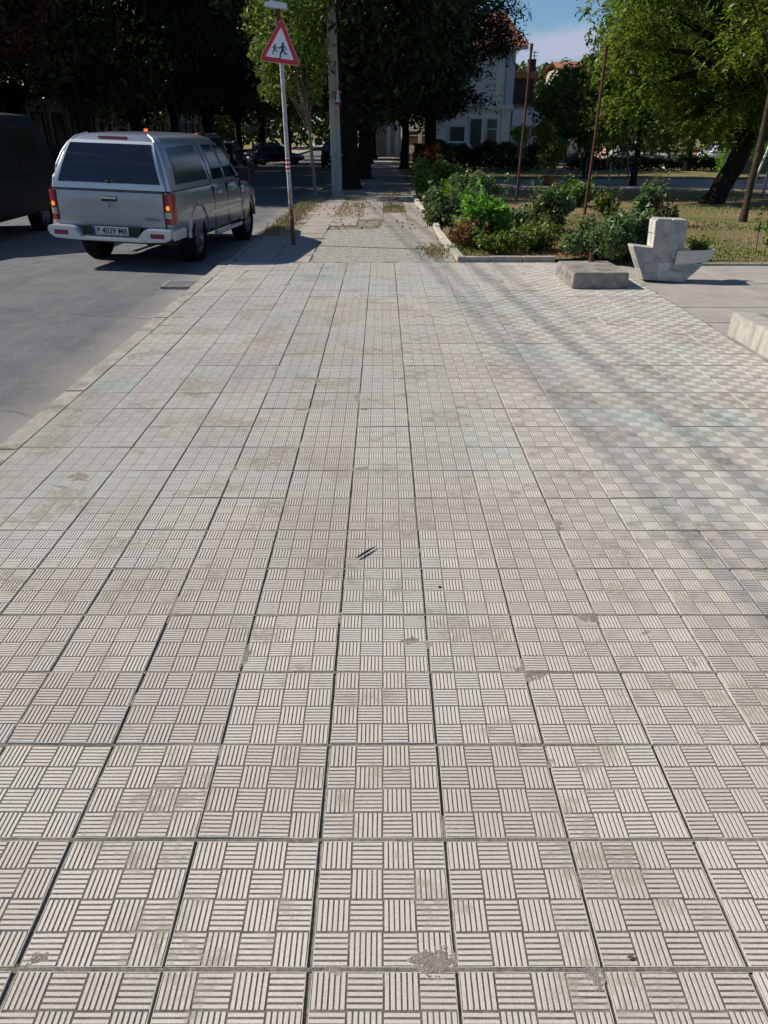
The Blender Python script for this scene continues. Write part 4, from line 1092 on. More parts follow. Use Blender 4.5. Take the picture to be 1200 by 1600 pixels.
mb = MB(); mb.mat(M['sign_white']); mb.prism(rtri(.40, .01), -.004, -.002, S2); mb.build('white_field', pl2)
mb = MB(); mb.mat(M['zinc']); mb.box(-.02, .02, -.02, .24, c.z-.05, c.z-.02); mb.build('bracket', s2)
# lamp head mounted on top of the sign post
v = at(430, 11, gnd(457, 382).y); zl = v.z - sg.location.z
mb = MB(); mb.mat(M['rust']); mb.tube([(-.02, 0, 2.70), (-.02, 0, zl)], .035, 8); mb.build('post_cap', post, smooth=60)
LH = Matrix.Translation((-.03, 0, zl)) @ Matrix.Rotation(R(7), 4, 'Y')
mb = MB(); mb.mat(M['silver_light']); mb.box(-.15, .14, -.07, .09, -.015, .035, LH); mb.box(-.10, .14, -.05, .07, .035, .055, LH); lh = mb.build('lamp_head', sg, bevel=.012)
mb = MB(); mb.mat(M['clear_lens']); mb.box(-.13, .04, -.05, .07, -.024, -.014, LH); mb.build('lens', lh)

lp_ = []
for yy, lab in ((-12, 'concrete pole across the street carrying the overhead cables, nearer one'), (33, 'concrete pole across the street carrying the overhead cables, among the dark trees')):
    xx = -8.42 + (8.6-yy)*.104; t = empty('cable_pole', (xx, yy, gz(yy)-.1), lab, 'utility pole')
    mb = MB(); mb.mat(M['pole_conc']); mb.tube([(0, 0, 0), (0, 0, 8.5)], [.15, .10], 10); mb.build('pole', t, smooth=60)
    mb = MB(); mb.mat(M['zinc']); mb.box(-.15, 1.15, -.05, .05, 7.85, 7.93); mb.build('cross_arm', t)
for k, (dx, rad_) in enumerate(((.22, .013), (.40, .010), (.75, .015), (1.05, .009))):
    pts = []
    for q in range(25):
        u = q/24; yy = -12 + 45*u; pts.append((-8.42 + dx + (8.6-yy)*.104, yy, 7.95 + gz(yy)*u - 1.0*u*(1-u)))
    mb = MB(); mb.mat(M['plastic']); mb.tube(pts, rad_, 7); o = mb.build('overhead_cable', None, smooth=60)
    tag(o, ['first overhead cable beside the pole across the street', 'second overhead cable from the pole across the street', 'third and thickest overhead cable from the pole across the street', 'outermost thin overhead cable on the cross-arm across the street'][k], 'cable', 'overhead cables along the street')

# ------------------------------------------------------------------ drain, block, planter, plinth, twig
M['iron'] = simple('worn_iron', (.36, .34, .31), .7, .1, var=.4, scale=30)
dg_ = gnd(290, 448, ROAD)
dr = empty('storm_drain', (dg_.x - .02, dg_.y, ROAD + .034), 'black iron storm drain grate in the road beside the kerb', 'drain')
mb = MB(); mb.mat(M['plastic']); mb.box(-.2, .2, -.17, .17, -.12, -.07)
mb.build('pit', dr)
mb = MB(); mb.mat(M['iron']); mb.box(-.22, .22, -.19, -.165, -.06, .006); mb.box(-.22, .22, .165, .19, -.06, .006); mb.box(-.22, -.195, -.165, .165, -.06, .006); mb.box(.195, .22, -.165, .165, -.06, .006); mb.build('frame', dr)
for k in range(7):
    mb = MB(); mb.mat(M['iron']); y = -.145 + k*.048; mb.box(-.195, .195, y, y+.022, -.04, .004); mb.build('bar', dr)

bl = empty('concrete_block', (2.32, 8.22, 0), 'low weathered grey concrete block on the tiles with a cut pipe stub on top', 'concrete block', rz=R(.6))
mb = MB(); mb.mat(M['block']); rr = random.Random(4)
vs = []
for z, e in ((0, .0), (.165, -.008)):
    for a, c in ((-1, -1), (1, -1), (1, 1), (-1, 1)): vs.append((a*(.30+e), c*(.40+e), z))
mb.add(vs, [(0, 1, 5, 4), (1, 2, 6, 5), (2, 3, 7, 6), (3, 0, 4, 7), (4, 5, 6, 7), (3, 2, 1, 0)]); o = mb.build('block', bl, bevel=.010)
mb = MB(); mb.mat(M['rust']); mb.tube([(.08, .34, .15), (.08, .34, .25)], .026, 10); mb.tube([(.08, .34, .16), (.08, .34, .175)], .04, 10); mb.build('pipe_stub', bl, smooth=60)

# planter in crazy-paved stone
PD = 8.23
def pp(x, y): v = at(x, y, PD); return (v.x, v.z)
base = pp(1037, 440)
pn = empty('stone_planter', (base[0], PD, 0), 'stone-clad planter sculpture with a tall slanted back and a white half-round bowl at its right', 'planter')
prof = [(1007, 437), (1068, 441), (1100, 413), (1058, 411), (1059, 391), (1068, 388), (1075, 346), (1027, 344), (1022, 388), (991, 384)]
PR = [(a-base[0], b) for a, b in (pp(*q) for q in prof)]
zmin = min(b for a, b in PR); PR = [(a, b-zmin-.005) for a, b in PR]
core = MB(); core.mat(M['mortar']); core.prism(PR, .002, .20); core.build('core', pn)
stonecols = [(.43, .43, .40), (.38, .40, .37), (.47, .44, .40), (.40, .41, .40), (.60, .57, .52), (.35, .37, .35)]
SM = [simple('clad_stone_%s' % 'abcdef'[i], c, .75, var=.35, scale=11, col2=tuple(q*.68 for q in c), world_space=True, bmp=.35, bscale=70) for i, c in enumerate(stonecols)]
# the front is cut into irregular pieces with voronoi cells clipped to the outline
def clip(poly, a, b, c):
    out = []
    for i in range(len(poly)):
        p, q = poly[i], poly[(i+1) % len(poly)]; dp = a*p[0]+b*p[1]-c; dq = a*q[0]+b*q[1]-c
        if dp <= 0: out.append(p)
        if (dp < 0 < dq) or (dq < 0 < dp): t_ = dp/(dp-dq); out.append((p[0]+(q[0]-p[0])*t_, p[1]+(q[1]-p[1])*t_))
    return out
parts_ = [[PR[0], PR[1], PR[2], PR[3], (PR[3][0]-.12, PR[3][1]+.0), (PR[0][0]-.035, PR[3][1])],
          [(PR[0][0]-.035, PR[3][1]+.001), (PR[3][0]-.0, PR[3][1]+.001), PR[4], PR[8], PR[9]],
          [PR[8], PR[4], PR[5], PR[6], PR[7]]]
rr = random.Random(17)
def inset(poly, d):
    cx = sum(p[0] for p in poly)/len(poly); cy = sum(p[1] for p in poly)/len(poly)
    return [(p[0]+(cx-p[0])*min(.4, d/max(.01, math.hypot(cx-p[0], cy-p[1]))), p[1]+(cy-p[1])*min(.4, d/max(.01, math.hypot(cx-p[0], cy-p[1])))) for p in poly]
for poly, nseed in zip(parts_, (11, 8, 8)):
    xs = [p[0] for p in poly]; zs = [p[1] for p in poly]; seeds = []
    while len(seeds) < nseed:
        q = (rr.uniform(min(xs), max(xs)), rr.uniform(min(zs), max(zs)))
        if all(math.hypot(q[0]-s[0], q[1]-s[1]) > .055 for s in seeds) or rr.random() < .01: seeds.append(q)
    for i, s in enumerate(seeds):
        cell = poly[:]
        for j, u in enumerate(seeds):
            if i == j or not cell: continue
            a, b_ = u[0]-s[0], u[1]-s[1]; cell = clip(cell, a, b_, a*(u[0]+s[0])/2+b_*(u[1]+s[1])/2)
        if len(cell) < 3: continue
        area = abs(sum(cell[k][0]*cell[(k+1) % len(cell)][1]-cell[(k+1) % len(cell)][0]*cell[k][1] for k in range(len(cell))))/2
        if area < .0008: continue
        mb = MB(); mb.mat(rr.choice(SM)); mb.prism(inset(cell, .0010), -rr.uniform(.0005, .0035), .02); mb.build('stone', pn, bevel=.0012)
# left and top stones picked paler: their sunlit look is put into the colour
for (a, b_) in ((9, 0), (7, 8), (7, 6)):
    p0, p1 = Vector(PR[a]), Vector(PR[b_]); k = 3 if (a, b_) == (9, 0) else 2
    for q in range(k):
        u0, u1 = p0.lerp(p1, (q+.03)/k), p0.lerp(p1, (q+.97)/k); nn = Vector((-(p1-p0).y, (p1-p0).x)).normalized()
        if nn.x > 0 and a != 7: nn = -nn
        if (a, b_) == (7, 6) and nn.y < 0: nn = -nn
        if (a, b_) == (7, 8) and nn.x > 0: nn = -nn
        e0, e1 = u0+nn*.014, u1+nn*.014
        for w0, w1 in ((.0, .10), (.105, .205)):
            mb = MB(); mb.mat(SM[4] if rr.random() < .7 else SM[2]); mb.prism([tuple(u0), tuple(u1), tuple(e1), tuple(e0)], w0, w1); mb.build('stone', pn, bevel=.003)
# bowl: half-round basin
mb = MB(); mb.mat(M['bowl']); bx0 = PR[4][0]-.02; bz = PR[4][1]; Lx = pp(1123, 391)[0]-base[0]-bx0
vs = []; ns = 14; prof_b = [(1.0, 0), (.995, -.05), (.95, -.10), (.86, -.135), (.72, -.155), (.0, -.16)]
for f_, dz in prof_b:
    for q in range(ns+1):
        a = -PI/2 + PI*q/ns; vs.append((bx0+Lx*f_*math.cos(a), .10+.15*f_*math.sin(a), bz+dz))
fs = [(i*(ns+1)+q, i*(ns+1)+q+1, (i+1)*(ns+1)+q+1, (i+1)*(ns+1)+q) for i in range(len(prof_b)-1) for q in range(ns)]
b0 = len(vs)
for f_, dz in ((.90, 0), (.88, -.03)):
    for q in range(ns+1):
        a = -PI/2 + PI*q/ns; vs.append((bx0+Lx*f_*math.cos(a), .10+.15*f_*math.sin(a), bz+dz))
fs += [(q, q+1, b0+q+1, b0+q) for q in range(ns)] + [(b0+q, b0+q+1, b0+ns+1+q+1, b0+ns+1+q) for q in range(ns)]
mb.add(vs, fs); mb.build('bowl', pn, smooth=50)
mb = MB(); mb.mat(M['soil']); mb.add([(bx0+Lx*.89*math.cos(-PI/2+PI*q/ns), .10+.13*math.sin(-PI/2+PI*q/ns), bz-.025) for q in range(ns+1)], [tuple(range(ns+1))]); mb.build('soil', pn)
v = at(1105, 388, PD+.2)
shrub('bowl_plant', 'small leafy green plant growing in the white bowl of the stone planter', (base[0]+bx0+Lx*.62, PD+.16, bz-.03), .26, .11, 420, .035, M['leaf_mid'], 61, cat='plant', stems=6)

# plinth at the right edge: row of cast kerb blocks with a slab top
pw = bpy.data.objects.new('low_plinth', None); COL.objects.link(pw); pw.location = (2.9, 5.9, 0)
tag(pw, 'low streaked concrete plinth wall with blocks along its left side, at the right edge', 'wall')
y = 5.92; rr = random.Random(7)
while y > 2.0:
    L = .78; mb = MB(); mb.mat(M['plinth']); t_ = rr.uniform(-.004, .004)
    vs = []
    for z, e in ((-.05, .0), (.185+t_, .012)):
        for a, c in ((2.865+e, y-L+.001), (3.05, y-L+.001), (3.05, y-.001), (2.865+e, y-.001)): vs.append((a-2.9, c-5.9, z))
    mb.add(vs, [(0, 1, 5, 4), (1, 2, 6, 5), (2, 3, 7, 6), (3, 0, 4, 7), (4, 5, 6, 7)]); mb.build('concrete_block', pw, bevel=.003); y -= L
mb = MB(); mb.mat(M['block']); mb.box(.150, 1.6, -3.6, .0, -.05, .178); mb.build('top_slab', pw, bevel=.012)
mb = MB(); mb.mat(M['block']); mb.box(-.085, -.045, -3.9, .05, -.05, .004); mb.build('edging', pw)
v = at(1196, 484, 5.75)
bg_ = MB(); bg_.mat(simple('pale_blue_plastic', (.35, .50, .72), .5, var=.15, scale=9))
rr = random.Random(9); vs = []; nb = 9
for j in range(nb):
    for i in range(nb): 
        e = min(i, nb-1-i, j, nb-1-j)
        vs.append((.0+i*.035+rr.uniform(-.01, .01), j*.028+rr.uniform(-.01, .01), (0 if e == 0 else .02+.018*min(e, 2))+rr.uniform(-.006, .008) if e else .004))
bg_.add(vs, [(j*nb+i, j*nb+i+1, (j+1)*nb+i+1, (j+1)*nb+i) for j in range(nb-1) for i in range(nb-1)])
o = bg_.build('plastic_bag', None, smooth=50, loc=(3.135, 5.56, .180)); tag(o, 'crumpled pale blue plastic bag on the plinth at the right edge', 'bag')

g = gnd(570, 866)
mb = MB(); mb.mat(simple('dry_pod', (.055, .035, .028), .6, var=.4, scale=30)); a = Vector((-.035, -.045, .005)); b_ = Vector((.045, .05, .005))
mb.tube([a, a.lerp(b_, .2), a.lerp(b_, .5)+Vector((0, 0, .001)), a.lerp(b_, .8), b_], [.001, .0045, .005, .003, .001], 7)
o = mb.build('seed_pod', None, smooth=60, loc=(g.x, g.y, .004)); tag(o, 'thin dark dry seed pod lying alone on the tiles', 'seed pod')
g = gnd(983, 1498)
mb = MB(); mb.mat(M['leaf_dry']); mb.add([(-.006, 0, .001), (0, -.003, .003), (.007, 0, .001), (0, .004, .004), (.003, .007, .002), (.009, .004, .005)], [(0, 1, 2, 3), (3, 2, 5, 4)])
o = mb.build('dry_leaf', None, loc=(g.x, g.y, .002)); tag(o, 'tiny reddish-brown leaf fragment near the lower right corner', 'leaf')
g = gnd(687, 918)
mb = MB(); mb.mat(M['ink']); mb.box(-.006, .006, -.005, .006, 0, .004); o = mb.build('pebble', None, loc=(g.x, g.y, .001), bevel=.002); tag(o, 'small black pebble on the tiles right of the seed pod', 'pebble')

# ------------------------------------------------------------------ poles in the flower bed
for (bx_, by_), (tx, ty), lab in (((806, 316), (831, 68), 'tall thin rusty pole in the flower bed, the left one, in front of the house'), ((913, 336), (948, 72), 'tall thin rusty pole in the flower bed, the right one, leaning against the tree crown')):
    a = gnd(bx_, by_); c = at(tx, ty, a.y)
    mb = MB(); mb.mat(M['rust']); d = Vector(c) - a
    mb.tube([(0, 0, -.1), d*.5 + Vector((.01, 0, 0)), d], [.030, .028, .027], 9); mb.tube([d - d.normalized()*.14, d+Vector((0, 0, .002))], .037, 9)
    o = mb.build('rusty_pole', None, smooth=60, loc=a); tag(o, lab, 'pole', 'rusty poles in the flower bed')

# ------------------------------------------------------------------ flower bed shrubs
G = 'shrubs in the flower bed'
def sh(px0, px1, ptop, pbase, lab, n, ls, leaf, seed, d=None, **k):
    c = gnd((px0+px1)/2, pbase); zc = c.y*CP + (CAMH-c.z)*SP; w = (px1-px0)*zc/F*1.42; n = int(n*2.1)
    tz = at((px0+px1)/2, ptop, c.y).z; return shrub('garden_bush' if 'name' not in k else k.pop('name'), lab, (c.x, c.y, c.z), w, max(.15, tz-c.z), n, ls, leaf, seed, G, d=d or w*.9, **k)
sh(640, 715, 245, 308, 'large light green bush nearest the old pavement, at the far end of the bed kerb', 3400, .085, M['leaf_mid'], 101)
sh(672, 722, 232, 290, 'dark reddish bush rising behind the light green bush', 1500, .085, M['leaf_red'], 102)
sh(655, 712, 292, 352, 'dark green low bush just inside the bed kerb', 1700, .06, M['leaf_rose'], 103)
sh(690, 735, 280, 318, 'lime green bush between taller dark bushes', 1200, .06, M['leaf_lime'], 104)
sh(712, 782, 262, 338, 'tall grey-green bush left of the left rusty pole', 2300, .065, M['leaf_rose'], 105)
sh(722, 792, 300, 378, 'bright green large-leaved bush in the middle of the flower bed', 1500, .085, M['leaf_bright'], 106)
sh(700, 752, 345, 388, 'low brownish half-dry bush beside the bed kerb', 900, .05, M['leaf_dry'], 107)
sh(780, 820, 325, 372, 'small dark bush at the foot of the left rusty pole', 900, .055, M['leaf_rose'], 108)
sh(828, 884, 288, 362, 'dark rose bush with dull red blooms left of the right rusty pole', 1900, .06, M['leaf_rose'], 109, flowers=M['petal_red'], nfl=7)
sh(866, 920, 276, 322, 'loose light green bush behind the dark rose bush', 1400, .07, M['leaf_mid'], 110)
sh(800, 868, 340, 392, 'low sparse green plants at the front of the bed', 900, .05, M['leaf_mid'], 111, d=.9)
sh(902, 985, 332, 408, 'dense grey-green rose bush behind the concrete block', 4200, .048, M['leaf_rose'], 112, d=1.0, flowers=M['petal'], nfl=4)
sh(955, 1022, 318, 402, 'dark grey-green rose bush touching the stone planter', 3000, .05, M['leaf_rose'], 113, d=.9)
sh(988, 1024, 272, 352, 'tall narrow leafy bush behind the stone planter', 1300, .055, M['leaf_rose'], 114)
sh(930, 962, 296, 340, 'small solitary green shrub on the worn grass', 500, .06, M['leaf_mid'], 115)
sh(1012, 1050, 308, 352, 'small bush with brownish leaves right of the tall narrow one', 700, .055, M['leaf_dry'], 116)
sh(745, 800, 360, 396, 'low green tuft of stems near the front kerb', 700, .045, M['leaf_mid'], 117)
sh(1186, 1240, 330, 400, 'green leafy plant on the grass at the right edge', 800, .06, M['leaf_mid'], 118)
# leaf litter and weeds in the bed
def litter(name, boxes, n, mat, size, seed, z=.012):
    r = np.random.default_rng(seed); P = []
    for (a, b_, sx, sy), k in zip(boxes, n):
        c = gnd(a, b_); y = r.normal(c.y, sy, k); P.append(np.c_[r.normal(c.x, sx, k), y, vgz(y)+np.abs(r.normal(0, z, k))])
    return leaf_mesh(name, np.concatenate(P), size, mat, seed, kind='stuff', up=1.2)
litter('dry_leaf_litter', [(905, 400, .22, .14), (990, 402, .10, .12), (800, 385, .5, .35), (740, 380, .25, .3), (1030, 360, .5, .7), (850, 350, .6, 1.0), (700, 330, .3, 1.2)], [520, 260, 420, 260, 260, 400, 300], M['leaf_dry'], .05, 7)
litter('bed_weeds', [(800, 390, .5, .2), (850, 375, .5, .5), (730, 395, .25, .15), (1140, 400, .7, .35), (900, 350, .7, .8), (760, 350, .4, 1.0), (680, 310, .25, 2.0)], [500, 600, 240, 700, 800, 800, 600], M['leaf_mid'], .04, 8, .03)
litter('pavement_litter', [(525, 325, .25, .7), (560, 335, .35, .9), (600, 322, .3, .5), (560, 352, .5, .5), (620, 350, .4, .7)], [70, 70, 60, 50, 50], M['leaf_dry'], .05, 9, .008)

# ------------------------------------------------------------------ trees
def frond_mesh(name, P, nleaf, flen, size, mat, seed, parent):
    """feathery compound leaves: two rows of leaflets along a drooping stalk"""
    r = np.random.default_rng(seed); n = len(P)
    az = r.uniform(0, 2*PI, n); d = np.c_[np.cos(az), np.sin(az), r.uniform(-1.1, .25, n)]; d /= np.linalg.norm(d, axis=1)[:, None]
    L = flen*r.uniform(.6, 1.25, n)
    side = np.cross(d, [0, 0, 1.0]); side /= np.linalg.norm(side, axis=1)[:, None] + 1e-9
    tw = r.normal(0, .5, n)[:, None]; side = side + np.cross(d, side)*tw; side /= np.linalg.norm(side, axis=1)[:, None]
    V = np.empty((n, nleaf, 4, 3))
    for k in range(nleaf):
        t = (k//2 + .7)/(nleaf//2); sg_ = 1 if k % 2 else -1
        b = P + d*(L*t)[:, None]; b[:, 2] -= .35*L*t*t
        ax = side*sg_ + d*.45 + r.normal(0, .12, (n, 3)); ax[:, 2] -= .25; ax /= np.linalg.norm(ax, axis=1)[:, None]
        ll = (size*(1.15-.5*abs(t-.45))*r.uniform(.8, 1.2, n))[:, None]; w = np.cross(ax, r.normal(0, .35, (n, 3)) + [0, 0, 1]); w /= np.linalg.norm(w, axis=1)[:, None] + 1e-9
        V[:, k, 0] = b; V[:, k, 1] = b + ax*ll*.5 + w*ll*.20; V[:, k, 2] = b + ax*ll; V[:, k, 3] = b + ax*ll*.5 - w*ll*.20
    V = V.reshape(-1, 3)
    return link_mesh(name, np_mesh(name, V, np.arange(len(V)).reshape(-1, 4), [mat]), parent)
def locust(name, label, base, h_trunk, crown_c, rad, n, lsize, leaf, bark, r0, seed, lean=(0, 0), low=None, ncl=90, spread=.26, shell=.5, **k):
    t = empty(name, base, label, 'tree'); cc = Vector(crown_c); nf = n//9
    P, C = cloud(cc, rad, nf, ncl, seed, spread, shell, .9, low)
    top = Vector((lean[0], lean[1], h_trunk)); r = random.Random(seed)
    limbs = [(Vector((0, 0, 0)).lerp(top, r.uniform(.8, 1)), Vector(C[q]), r0*.32) for q in r.sample(range(len(C)), min(30, len(C)))]
    trunk_mesh('trunk', [(0, 0, -.1), top*.5, top, top.lerp(cc, .6), cc + Vector((0, 0, rad[2]*.5))], [r0, r0*.85, r0*.7, r0*.4, r0*.12], limbs, bark, t, seed)
    frond_mesh('crown', P, 12, .34, lsize, leaf, seed+1, t)
    return t
def T_(px, D): return ((px-598)*(D*CP+CAMH*SP)/F, D, gz(D)-.03)
b = gnd(494, 308)
tree('young_tree', 'young street tree with pale thin trunk and leafy crown behind the children sign', (b.x, b.y, gz(b.y)), 2.0, (-.50, 0, 3.5), (1.0, 1.1, 1.75), 8500, .105, M['leaf_young'], M['pale_bark'], .055, 201, 'young trees', ncl=80, spread=.26, shell=.3, lean=(-.12, 0), low=1.95, droop=.5)
# dark pavement trees on our side
DT = []
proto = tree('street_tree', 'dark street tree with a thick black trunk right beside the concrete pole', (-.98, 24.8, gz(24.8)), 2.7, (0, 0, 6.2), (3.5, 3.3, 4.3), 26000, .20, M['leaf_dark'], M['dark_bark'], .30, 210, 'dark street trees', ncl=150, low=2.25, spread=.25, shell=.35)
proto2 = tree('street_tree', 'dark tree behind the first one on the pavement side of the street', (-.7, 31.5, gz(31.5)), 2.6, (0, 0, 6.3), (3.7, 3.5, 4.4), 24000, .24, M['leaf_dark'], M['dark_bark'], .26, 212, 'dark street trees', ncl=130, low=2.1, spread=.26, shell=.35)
def again(src, x, y, rz, s, lab, z=0):
    c = copy_tree(src); c.location = (x, y, gz(y)+z); c.rotation_euler = (0, 0, rz); c.scale = (s, s, s); c['label'] = lab; return c
again(proto, -1.0, 41, 2.0, 1.0, 'dark tree on the pavement, third from the concrete pole')
again(proto2, -.9, 52, 4.0, 1.05, 'dark tree on the pavement, fourth from the concrete pole')
again(proto, -.8, 66, 5.0, 1.1, 'dark tree on the pavement, farthest from the concrete pole')
# left side of the street
plum = tree('plum_tree', 'reddish-leaved tree in the top left corner above the black van', (-11.4, 23.5, gz(23.5)), 2.6, (0, 0, 5.6), (2.6, 2.6, 2.9), 15000, .13, M['leaf_plum'], M['dark_bark'], .17, 220, ncl=90, low=2.9, spread=.28, shell=.3)
LL = ['dark tree on the left side of the street, behind the reddish one', 'dark tree on the left side above the silver pickup', 'dark tree on the left side above the grey van', 'dark tree on the left side, halfway down the street', 'dark tree on the left side behind the sign post', 'dark tree on the left side near the far end', 'farthest dark tree on the left side of the street', 'dark tree standing back from the street, far left', 'dark tree standing back from the street, behind the pickup', 'dark tree standing back, above the dark blue hatchback']
LP = [(-10.6, 28.5, 1.0, 1.05), (-10.4, 34, 3.0, 1.0), (-10.1, 39, 4.4, 1.05), (-9.9, 46, .4, 1.05), (-9.7, 54, 2.2, 1.1), (-9.6, 64, 5.1, 1.2), (-9.2, 78, 1.3, 1.3), (-15.5, 24.5, 2.8, 1.1), (-15.5, 34, 4.1, 1.1), (-15, 47, .9, 1.15)]
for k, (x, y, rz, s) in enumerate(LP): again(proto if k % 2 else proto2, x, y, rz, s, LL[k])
again(proto2, -4.6, 88, 2.6, 1.4, 'dark tree closing the far end of the street')
again(proto, 2.4, 84, 1.6, 1.3, 'dark tree far behind, closing the view over the pavement')
# pine
pt = empty('pine_tree', (1.95, 33, gz(33)), 'big dark pine tree in front of the two-storey house', 'tree')
r = np.random.default_rng(230); rr = random.Random(230); C = []; limbs = []
for k in range(120):
    z = rr.uniform(2.3, 11.5); a = rr.uniform(0, 2*PI); L = (4.1 if z > 4.7 else (2.9 if z > 3.8 else 2.0))*(1.15-(z-2.3)/16)*rr.uniform(.62, 1.08)
    e = Vector((L*math.cos(a), L*math.sin(a), z+rr.uniform(-.3, .3))); limbs.append((Vector((0, 0, z-.2)), e, .05))
    for q in (.35, .55, .75, .9, 1.0):
        C.append(((L*q)*math.cos(a)+rr.uniform(-.3, .3), (L*q)*math.sin(a)+rr.uniform(-.3, .3), z+rr.uniform(-.25, .25), .45+.35*(1-q)))
C = np.array(C); k = r.integers(0, len(C), 56000); g3 = r.normal(size=(56000, 3))*.62; g3[:, 2] *= .55
P = C[k, :3] + g3*C[k, 3:4]
trunk_mesh('trunk', [(0, 0, -.1), (.05, 0, 4), (0, .05, 9), (0, 0, 13)], [.27, .22, .13, .04], limbs, M['dark_bark'], pt, 3)
leaf_mesh('crown', P, .20, M['leaf_pine'], 231, 0, 4.5, pt, up=.2)
again(proto2, 1.2, 43, .6, 1.0, 'dark broadleaf tree behind the pine tree')
# park trees at the right
bt = tree('broadleaf_tree', 'round dark green broadleaf tree behind the two rusty poles', T_(916, 33), 1.3, (0, 0, 2.5), (2.3, 1.9, 1.7), 19000, .15, M['leaf_young'], M['dark_bark'], .13, 240, ncl=90, low=.75, spread=.27, shell=.35)
lt = T_(1112, 18.9)
locust('locust_tree', 'leaning dark-trunked locust tree with feathery hanging foliage, upper right', lt, 2.3, (-.1, 0, 4.1), (3.35, 2.6, 2.7), 46000, .12, M['leaf_locust'], M['dark_bark'], .255, 250, ncl=150, low=1.15, spread=.19, shell=.3, lean=(1.0, .1), droop=1.3, aspect=2.8, flat=1.3)
locust('locust_tree', 'thin straight-trunked tree at the right edge, nearer than the leaning one', (6.98, 14.8, gz(14.8)), 2.6, (.5, .3, 4.2), (1.9, 1.7, 1.9), 10000, .10, M['leaf_locust'], M['bark'], .07, 251, ncl=70, low=2.2, spread=.22, shell=.35, droop=1.2, aspect=2.8, cat='tree')
tree('broadleaf_tree', 'dark tree crown behind the locust foliage, above the white car', T_(990, 27), 2.0, (0, 0, 3.3), (2.0, 1.8, 2.6), 14000, .14, M['leaf_mid'], M['dark_bark'], .12, 252, ncl=90, low=.85, spread=.26)
tree('broadleaf_tree', 'dark broadleaf tree at the far right, behind the leaning trunk', T_(1180, 34), 2.0, (0, 0, 5.0), (3.6, 2.6, 3.4), 15000, .18, M['leaf_dark'], M['dark_bark'], .2, 253, ncl=90, low=1.9)
tree('broadleaf_tree', 'tall background tree filling the gap above the locust', T_(1075, 40), 2.4, (0, 0, 5.6), (4.2, 3.0, 4.0), 15000, .22, M['leaf_mid'], M['dark_bark'], .2, 254, ncl=90, low=2.2)
tree('small_tree', 'small round tree with thin pale stems and light leaves, left of the round broadleaf tree', T_(857, 27.5), .7, (0, 0, 1.2), (.52, .5, .72), 3200, .085, M['leaf_young'], M['pale_bark'], .035, 255, ncl=34, low=.5, spread=.34, shell=.3)
tree('sapling', 'thin sapling with a tuft of light leaves behind the left rusty pole', T_(808, 30), 1.0, (0, 0, 1.55), (.38, .35, .40), 900, .09, M['leaf_lime'], M['pale_bark'], .025, 256, ncl=14, low=1.15, spread=.4, shell=.2)
# standard rose
rs = shrub('standard_rose', 'single-stemmed rose with pale blooms beside the left rusty pole', T_(812, 25.5), .5, 1.25, 260, .06, M['leaf_rose'], 260, flowers=M['petal'], nfl=16, cat='rose', hmin=.85, stems=3)
# hedges and low greenery behind the path
def hedge(name, lab, x0, x1, y, w, h, n, ls, leaf, seed, cat='hedge'):
    t = empty(name, ((x0+x1)/2, y, gz(y)), lab, cat); r = np.random.default_rng(seed)
    L = x1-x0; P = np.c_[r.uniform(-L/2, L/2, n), r.uniform(-w/2, w/2, n), r.random(n)**.7*h]
    P[:, 2] *= 1 + .12*np.sin(P[:, 0]*2.1) + .08*np.sin(P[:, 0]*5.3); P += r.normal(0, .04, P.shape)
    leaf_mesh('foliage', P, ls, leaf, seed, parent=t)
    mb = MB(); rr = random.Random(seed)
    for k in range(int(L*2)): x = -L/2 + L*(k+.5)/int(L*2); mb.tube([(x, 0, 0), (x+rr.uniform(-.1, .1), rr.uniform(-.1, .1), h*.8)], [.02, .008], 5)
    mb.build('stems', t, M['dark_bark']); return t
hedge('clipped_hedge', 'dark clipped hedge in front of the house windows', 1.6, 8.2, 40, .9, 1.15, 14000, .12, M['leaf_hedge'], 301)
hedge('clipped_hedge', 'long low dark hedge below the white cars', 9.5, 21, 41, .9, .55, 14000, .12, M['leaf_hedge'], 302)
hedge('flowering_hedge', 'yellow-green hedge behind the leaning trunk', 15.5, 24, 36.5, .9, 1.1, 11000, .11, M['leaf_lime'], 303)
hedge('barberry_hedge', 'dark red hedge at the end of the bed kerb, under the pine tree', 1.15, 2.0, 28.5, 2.4, 1.05, 4500, .09, M['leaf_red'], 304)
# a red brick pot below the small tree
pot = T_(857, 27.3); mb = MB(); mb.mat(simple('brick_pot', (.30, .11, .06), .9, var=.4, scale=12)); mb.tube([(0, 0, -.05), (0, 0, .22), (0, 0, .30)], [.17, .2, .22], 12); o = mb.build('plant_pot', None, smooth=40, loc=pot); tag(o, 'brick-red round pot at the foot of the small light green tree', 'pot')
# short posts on the lawn
a = gnd(1021, 296); mb = MB(); mb.mat(M['cream_kerb']); mb.box(-.05, .05, -.05, .05, -.05, .34); mb.mat(M['plastic']); mb.box(-.052, .052, -.052, .052, .14, .20); o = mb.build('garden_post', None, loc=a, bevel=.01); tag(o, 'short pale post with a dark band at the far edge of the lawn', 'post')

